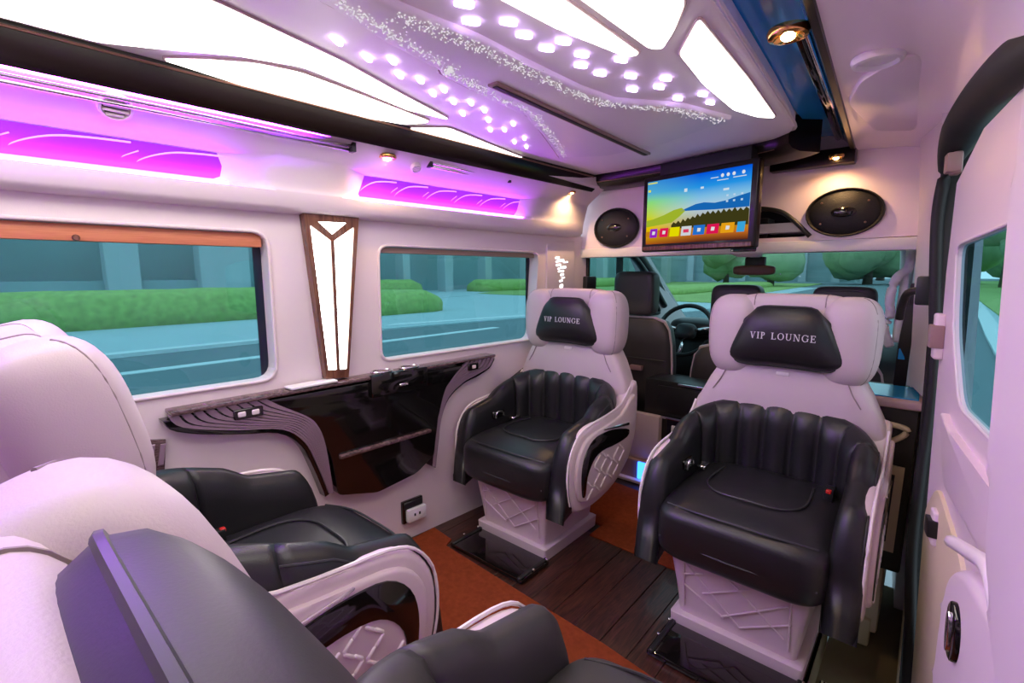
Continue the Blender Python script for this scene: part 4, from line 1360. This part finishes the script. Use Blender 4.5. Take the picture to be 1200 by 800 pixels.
# white grab handle and belt at the right front pillar
gh = empty('pillar_grab_handle', (-.10, 2.66, 1.1))
tag(gh, 'white looped grab handle on the right windscreen pillar', 'handle')
tube('handle_bar', smooth_path([(.015, .1, .20), (.012, .05, .12), (-.02, 0, .08), (-.035, -.02, .0), (-.03, 0, -.08), (-.045, 0, -.14), (-.02, .02, -.22)], 5), .018, M['white'], gh, 10)
tube('handle_bar', smooth_path([(.0, .05, .10), (.005, .03, .02), (.0, .03, -.10), (.0, .04, -.20)], 5), .016, M['white'], gh, 10)
sb = empty('seat_belt', (-.045, 2.45, 1.0))
tag(sb, 'black seat belt strap hanging on the inside of the right pillar', 'belt')
rings = []
for k, (x, y, z) in enumerate(smooth_path([(.0, 0, .16), (-.008, -.01, .05), (-.018, -.02, -.08), (-.02, 0, -.25)], 4)):
    rings.append([Vector((x + a, y + b, z)) for a, b in ((-.02, 0), (.02, -.006), (.02, 0), (-.02, .006))])
loft('strap', rings, M['rubber'], sb, smooth='auto')
box('belt_slider', (-.02, -.02, .08), (.018, .01, .13), M['plastic'], sb, .004, 2)
box('belt_stalk', (-.035, -.02, -.14), (-.012, .01, -.08), M['blue'], sb, .004, 2)

# cabinet by the sliding door with pink lid
rc_ = empty('door_cabinet', (-.09, 2.30, -.20))
tag(rc_, 'tall black and cream cabinet with pink lid between right VIP seat and door', 'cabinet')
box('carcass', (-.16, -.17, .32), (.095, .30, .93), M['plastic'], rc_, .012, 2)
box('lid', (-.17, -.19, .93), (.105, .10, .962), M['rim'], rc_, .012, 3)
box('lid_glass', (-.15, -.16, .960), (.09, .07, .966), M['blue'], rc_, .002, 1)
tube('cup_arc', smooth_path([(-.12, -.176, .80), (-.04, -.178, .785), (.03, -.178, .81), (.07, -.178, .855), (.02, -.178, .87), (-.12, -.178, .875)], 5), .010, M['cream'], rc_, 8)
holed('vent_frame', [(-.13, .40), (.07, .40), (.075, .72), (-.13, .73)], [[(-.10, .43), (.045, .43), (.05, .69), (-.10, .69)]], -.182, -.168, lambda x, z, d: (x, d, z), M['cream'], rc_)
box('cream_foot', (-.16, -.165, .05), (.05, .30, .34), M['cream'], rc_, .015, 2)
box('cream_kick', (-.16, -.185, .0), (.03, .30, .11), M['cream'], rc_, .01, 2)

# ------------------------------------------------------------------ the street outside
GZ = -.65
gd = plate('ground', [(-140, -60), (120, -60), (120, 220), (-140, 220)], GZ - .3, GZ, XYZ, M['asphalt'])
tag(gd, kind='structure')
def strip(name, poly, z, m, label=None, cat=None, kind='structure'):
    o = plate(name, poly, GZ - .02, GZ + z, XYZ, m)
    tag(o, label, cat, None, kind)
    return o
strip('pavement', [(-80, -60), (-13.4, -60), (-13.4, 9), (-12.2, 18), (-10.5, 24), (-9.0, 21), (-8.4, 24), (-9.5, 40), (-10.5, 70), (-80, 90)], .05, M['paving'])
strip('road_line', [(-11.3, -60), (-11.0, -60), (-11.0, 12), (-11.3, 12)], .012, M['line'])
strip('road_line', [(-13.7, -60), (-13.35, -60), (-13.35, 9), (-13.7, 9)], .09, M['line'])
strip('road_line', [(-14.2, 10), (-13.9, 9.5), (-12.3, 17.5), (-12.6, 18)], .09, M['line'])
strip('lawn', [(-30, 30), (-10.0, 30), (-11.2, 42), (-14, 95), (-60, 95)], .10, M['grass'])
strip('pavement', [(-90, 16), (-24, 14), (-32, 40), (-90, 60)], .07, M['paving'])
strip('pavement', [(-60, -60), (60, -60), (60, -2.2), (-13.4, -2.2), (-13.4, -30), (-60, -30)], .03, M['paving'])  # unseen pale ground behind the van, added to bounce daylight upwards
strip('lawn', [(2.1, 14), (60, 14), (60, 150), (6, 150), (2.5, 60)], .10, M['grass'])
strip('kerb', [(1.05, 8), (1.35, 8), (1.75, 20), (2.6, 50), (2.2, 50), (1.3, 20)], .06, M['line'])
strip('pavement', [(1.25, 8), (2.1, 8), (2.1, 14), (2.5, 55), (1.9, 50)], .05, M['paving'])

def hedge(name, x0, x1, y0, y1, h, label, cat='hedge'):
    n = int((y1 - y0) / .9) + 2
    rings = []
    for k in range(n):
        y = y0 + (y1 - y0) * k / (n - 1)
        e_ = .72 if k in (0, n - 1) else 1
        ring = []
        for q in range(12):
            a = pi * q / 11
            ring.append(Vector(((x0 + x1) / 2 + (x1 - x0) / 2 * sgnpow(cos(a), .55) * e_ + random.uniform(-.02, .02), y + random.uniform(-.05, .05), GZ + .02 + (h * e_ + random.uniform(-.025, .025)) * sgnpow(sin(a), .5))))
        rings.append(ring)
    o = loft(name, rings, M['hedge'], smooth=True)
    return tag(o, label, cat, 'clipped hedges along the street')
hedge('hedge', -22.5, -20.0, -40, 9.0, 1.25, 'long bright green hedge filling the view of the large left window')
hedge('hedge', -20.5, -17.5, 9.5, 15.5, 1.05, 'short green hedge block at the left side of the second window')
hedge('hedge', -34.4, -32.4, 18, 26, 1.3, 'distant green hedge before the columns in the second window')
hedge('hedge', -35, -32, 33, 60, 1.2, 'distant green hedge at the right side of the second window')
hedge('hedge', -20, -15.5, 38, 70, .7, 'green hedge beyond the driver headrest through the windscreen')

bl = empty('arcade_building', (-36, 5, GZ))
tag(bl, 'grey blue building with a dark arcade and pale columns across the street', 'building')
def BL(x, y, z): return (x, y, z)
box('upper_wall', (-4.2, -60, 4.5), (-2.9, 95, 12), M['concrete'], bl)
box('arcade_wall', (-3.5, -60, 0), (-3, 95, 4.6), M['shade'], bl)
box('plinth_wall', (-.6, -60, 0), (-.2, 7, 1.4), M['concrete'], bl)
c0 = None
for y, w in ((-40, .9), (-32, .9), (-24, .9), (-17, .9), (-11, 1), (-5, .9), (1.5, .8), (6.9, 1.5), (12, .5), (17.4, .65), (21.5, .4), (26.5, .55), (32, .5), (39, .6), (47, .6), (56, .6), (66, .7), (78, .8)):
    box('arcade_column', (-.6, y - w, 0), (.6, y + w, 4.6), M['column'], bl, .06, 1)
for y in range(-50, 90, 8):
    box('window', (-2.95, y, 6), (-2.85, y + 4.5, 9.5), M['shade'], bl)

fb_ = empty('far_building', (-22, 120, GZ))
tag(fb_, 'distant grey blue building with pale columns seen through the windscreen', 'building')
box('facade', (-45, 0, 0), (10, 8, 14), M['concrete'], fb_)
for k in range(9):
    x = -42 + k * 6
    box('column', (x, -1.2, 0), (x + 1.4, 0, 13), M['column'], fb_)
    box('window', (x + 2.2, -.1, 3), (x + 5.0, 0.05, 9), M['shade'], fb_)

def tree(x, y, h, r, label):
    o = empty('street_tree', (x, y, GZ))
    tag(o, label, 'tree', 'leafy trees along the road')
    tube('trunk', [(0, 0, 0), (.05, .02, h * .3), (0, 0, h * .6)], [r * .10, r * .07, r * .04], M['bark'], o, 8)
    vs, fs = [], []
    for k in range(9):
        a = random.uniform(0, 2 * pi)
        q = random.uniform(.1, .62) * r if k else 0
        c = Vector((q * cos(a), q * sin(a), h * random.uniform(.30, .86)))
        bm = bmesh.new()
        bmesh.ops.create_icosphere(bm, subdivisions=2, radius=r * random.uniform(.42, .62))
        b = len(vs)
        for v in bm.verts:
            vs.append(c + v.co * random.uniform(.86, 1.14))
        bm.verts.index_update()
        fs += [tuple(b + v.index for v in f.verts) for f in bm.faces]
        bm.free()
    link('crown', vs, fs, M['leaf'], o, True)
TREES = [(30, 130, 17, 10), (13, 150, 18, 10), (-10, 150, 17, 9), (44, 110, 16, 10), (-17, 74, 11, 5), (-8, 96, 13, 7), (1, 110, 15, 8), (17, 98, 14, 8), (-26, 84, 10, 5), (9, 60, 9, 5), (16, 72, 12, 6), (6.5, 84, 11, 5), (22, 60, 11, 6), (14, 42, 9, 4.5)]
TL = ['hazy tree at the horizon over the right lawn', 'hazy tree at the far end of the road', 'hazy tree beside the far building gable', 'hazy tree furthest out on the right lawn', 'tree beyond the hedge, leftmost through the windscreen', 'broad tree beside the far building through the windscreen', 'tall round tree at the end of the road', 'big tree right of the road end, partly behind the right pillar', 'small tree before the far building', 'bushy tree at the top of the sliding door window', 'tall tree behind the lawn in the sliding door window', 'tree on the verge where lawn meets road', 'dense tree far out on the right lawn', 'nearest tree on the right lawn']
for (x, y, h, r), l in zip(TREES, TL):
    tree(x, y, h, r, l)
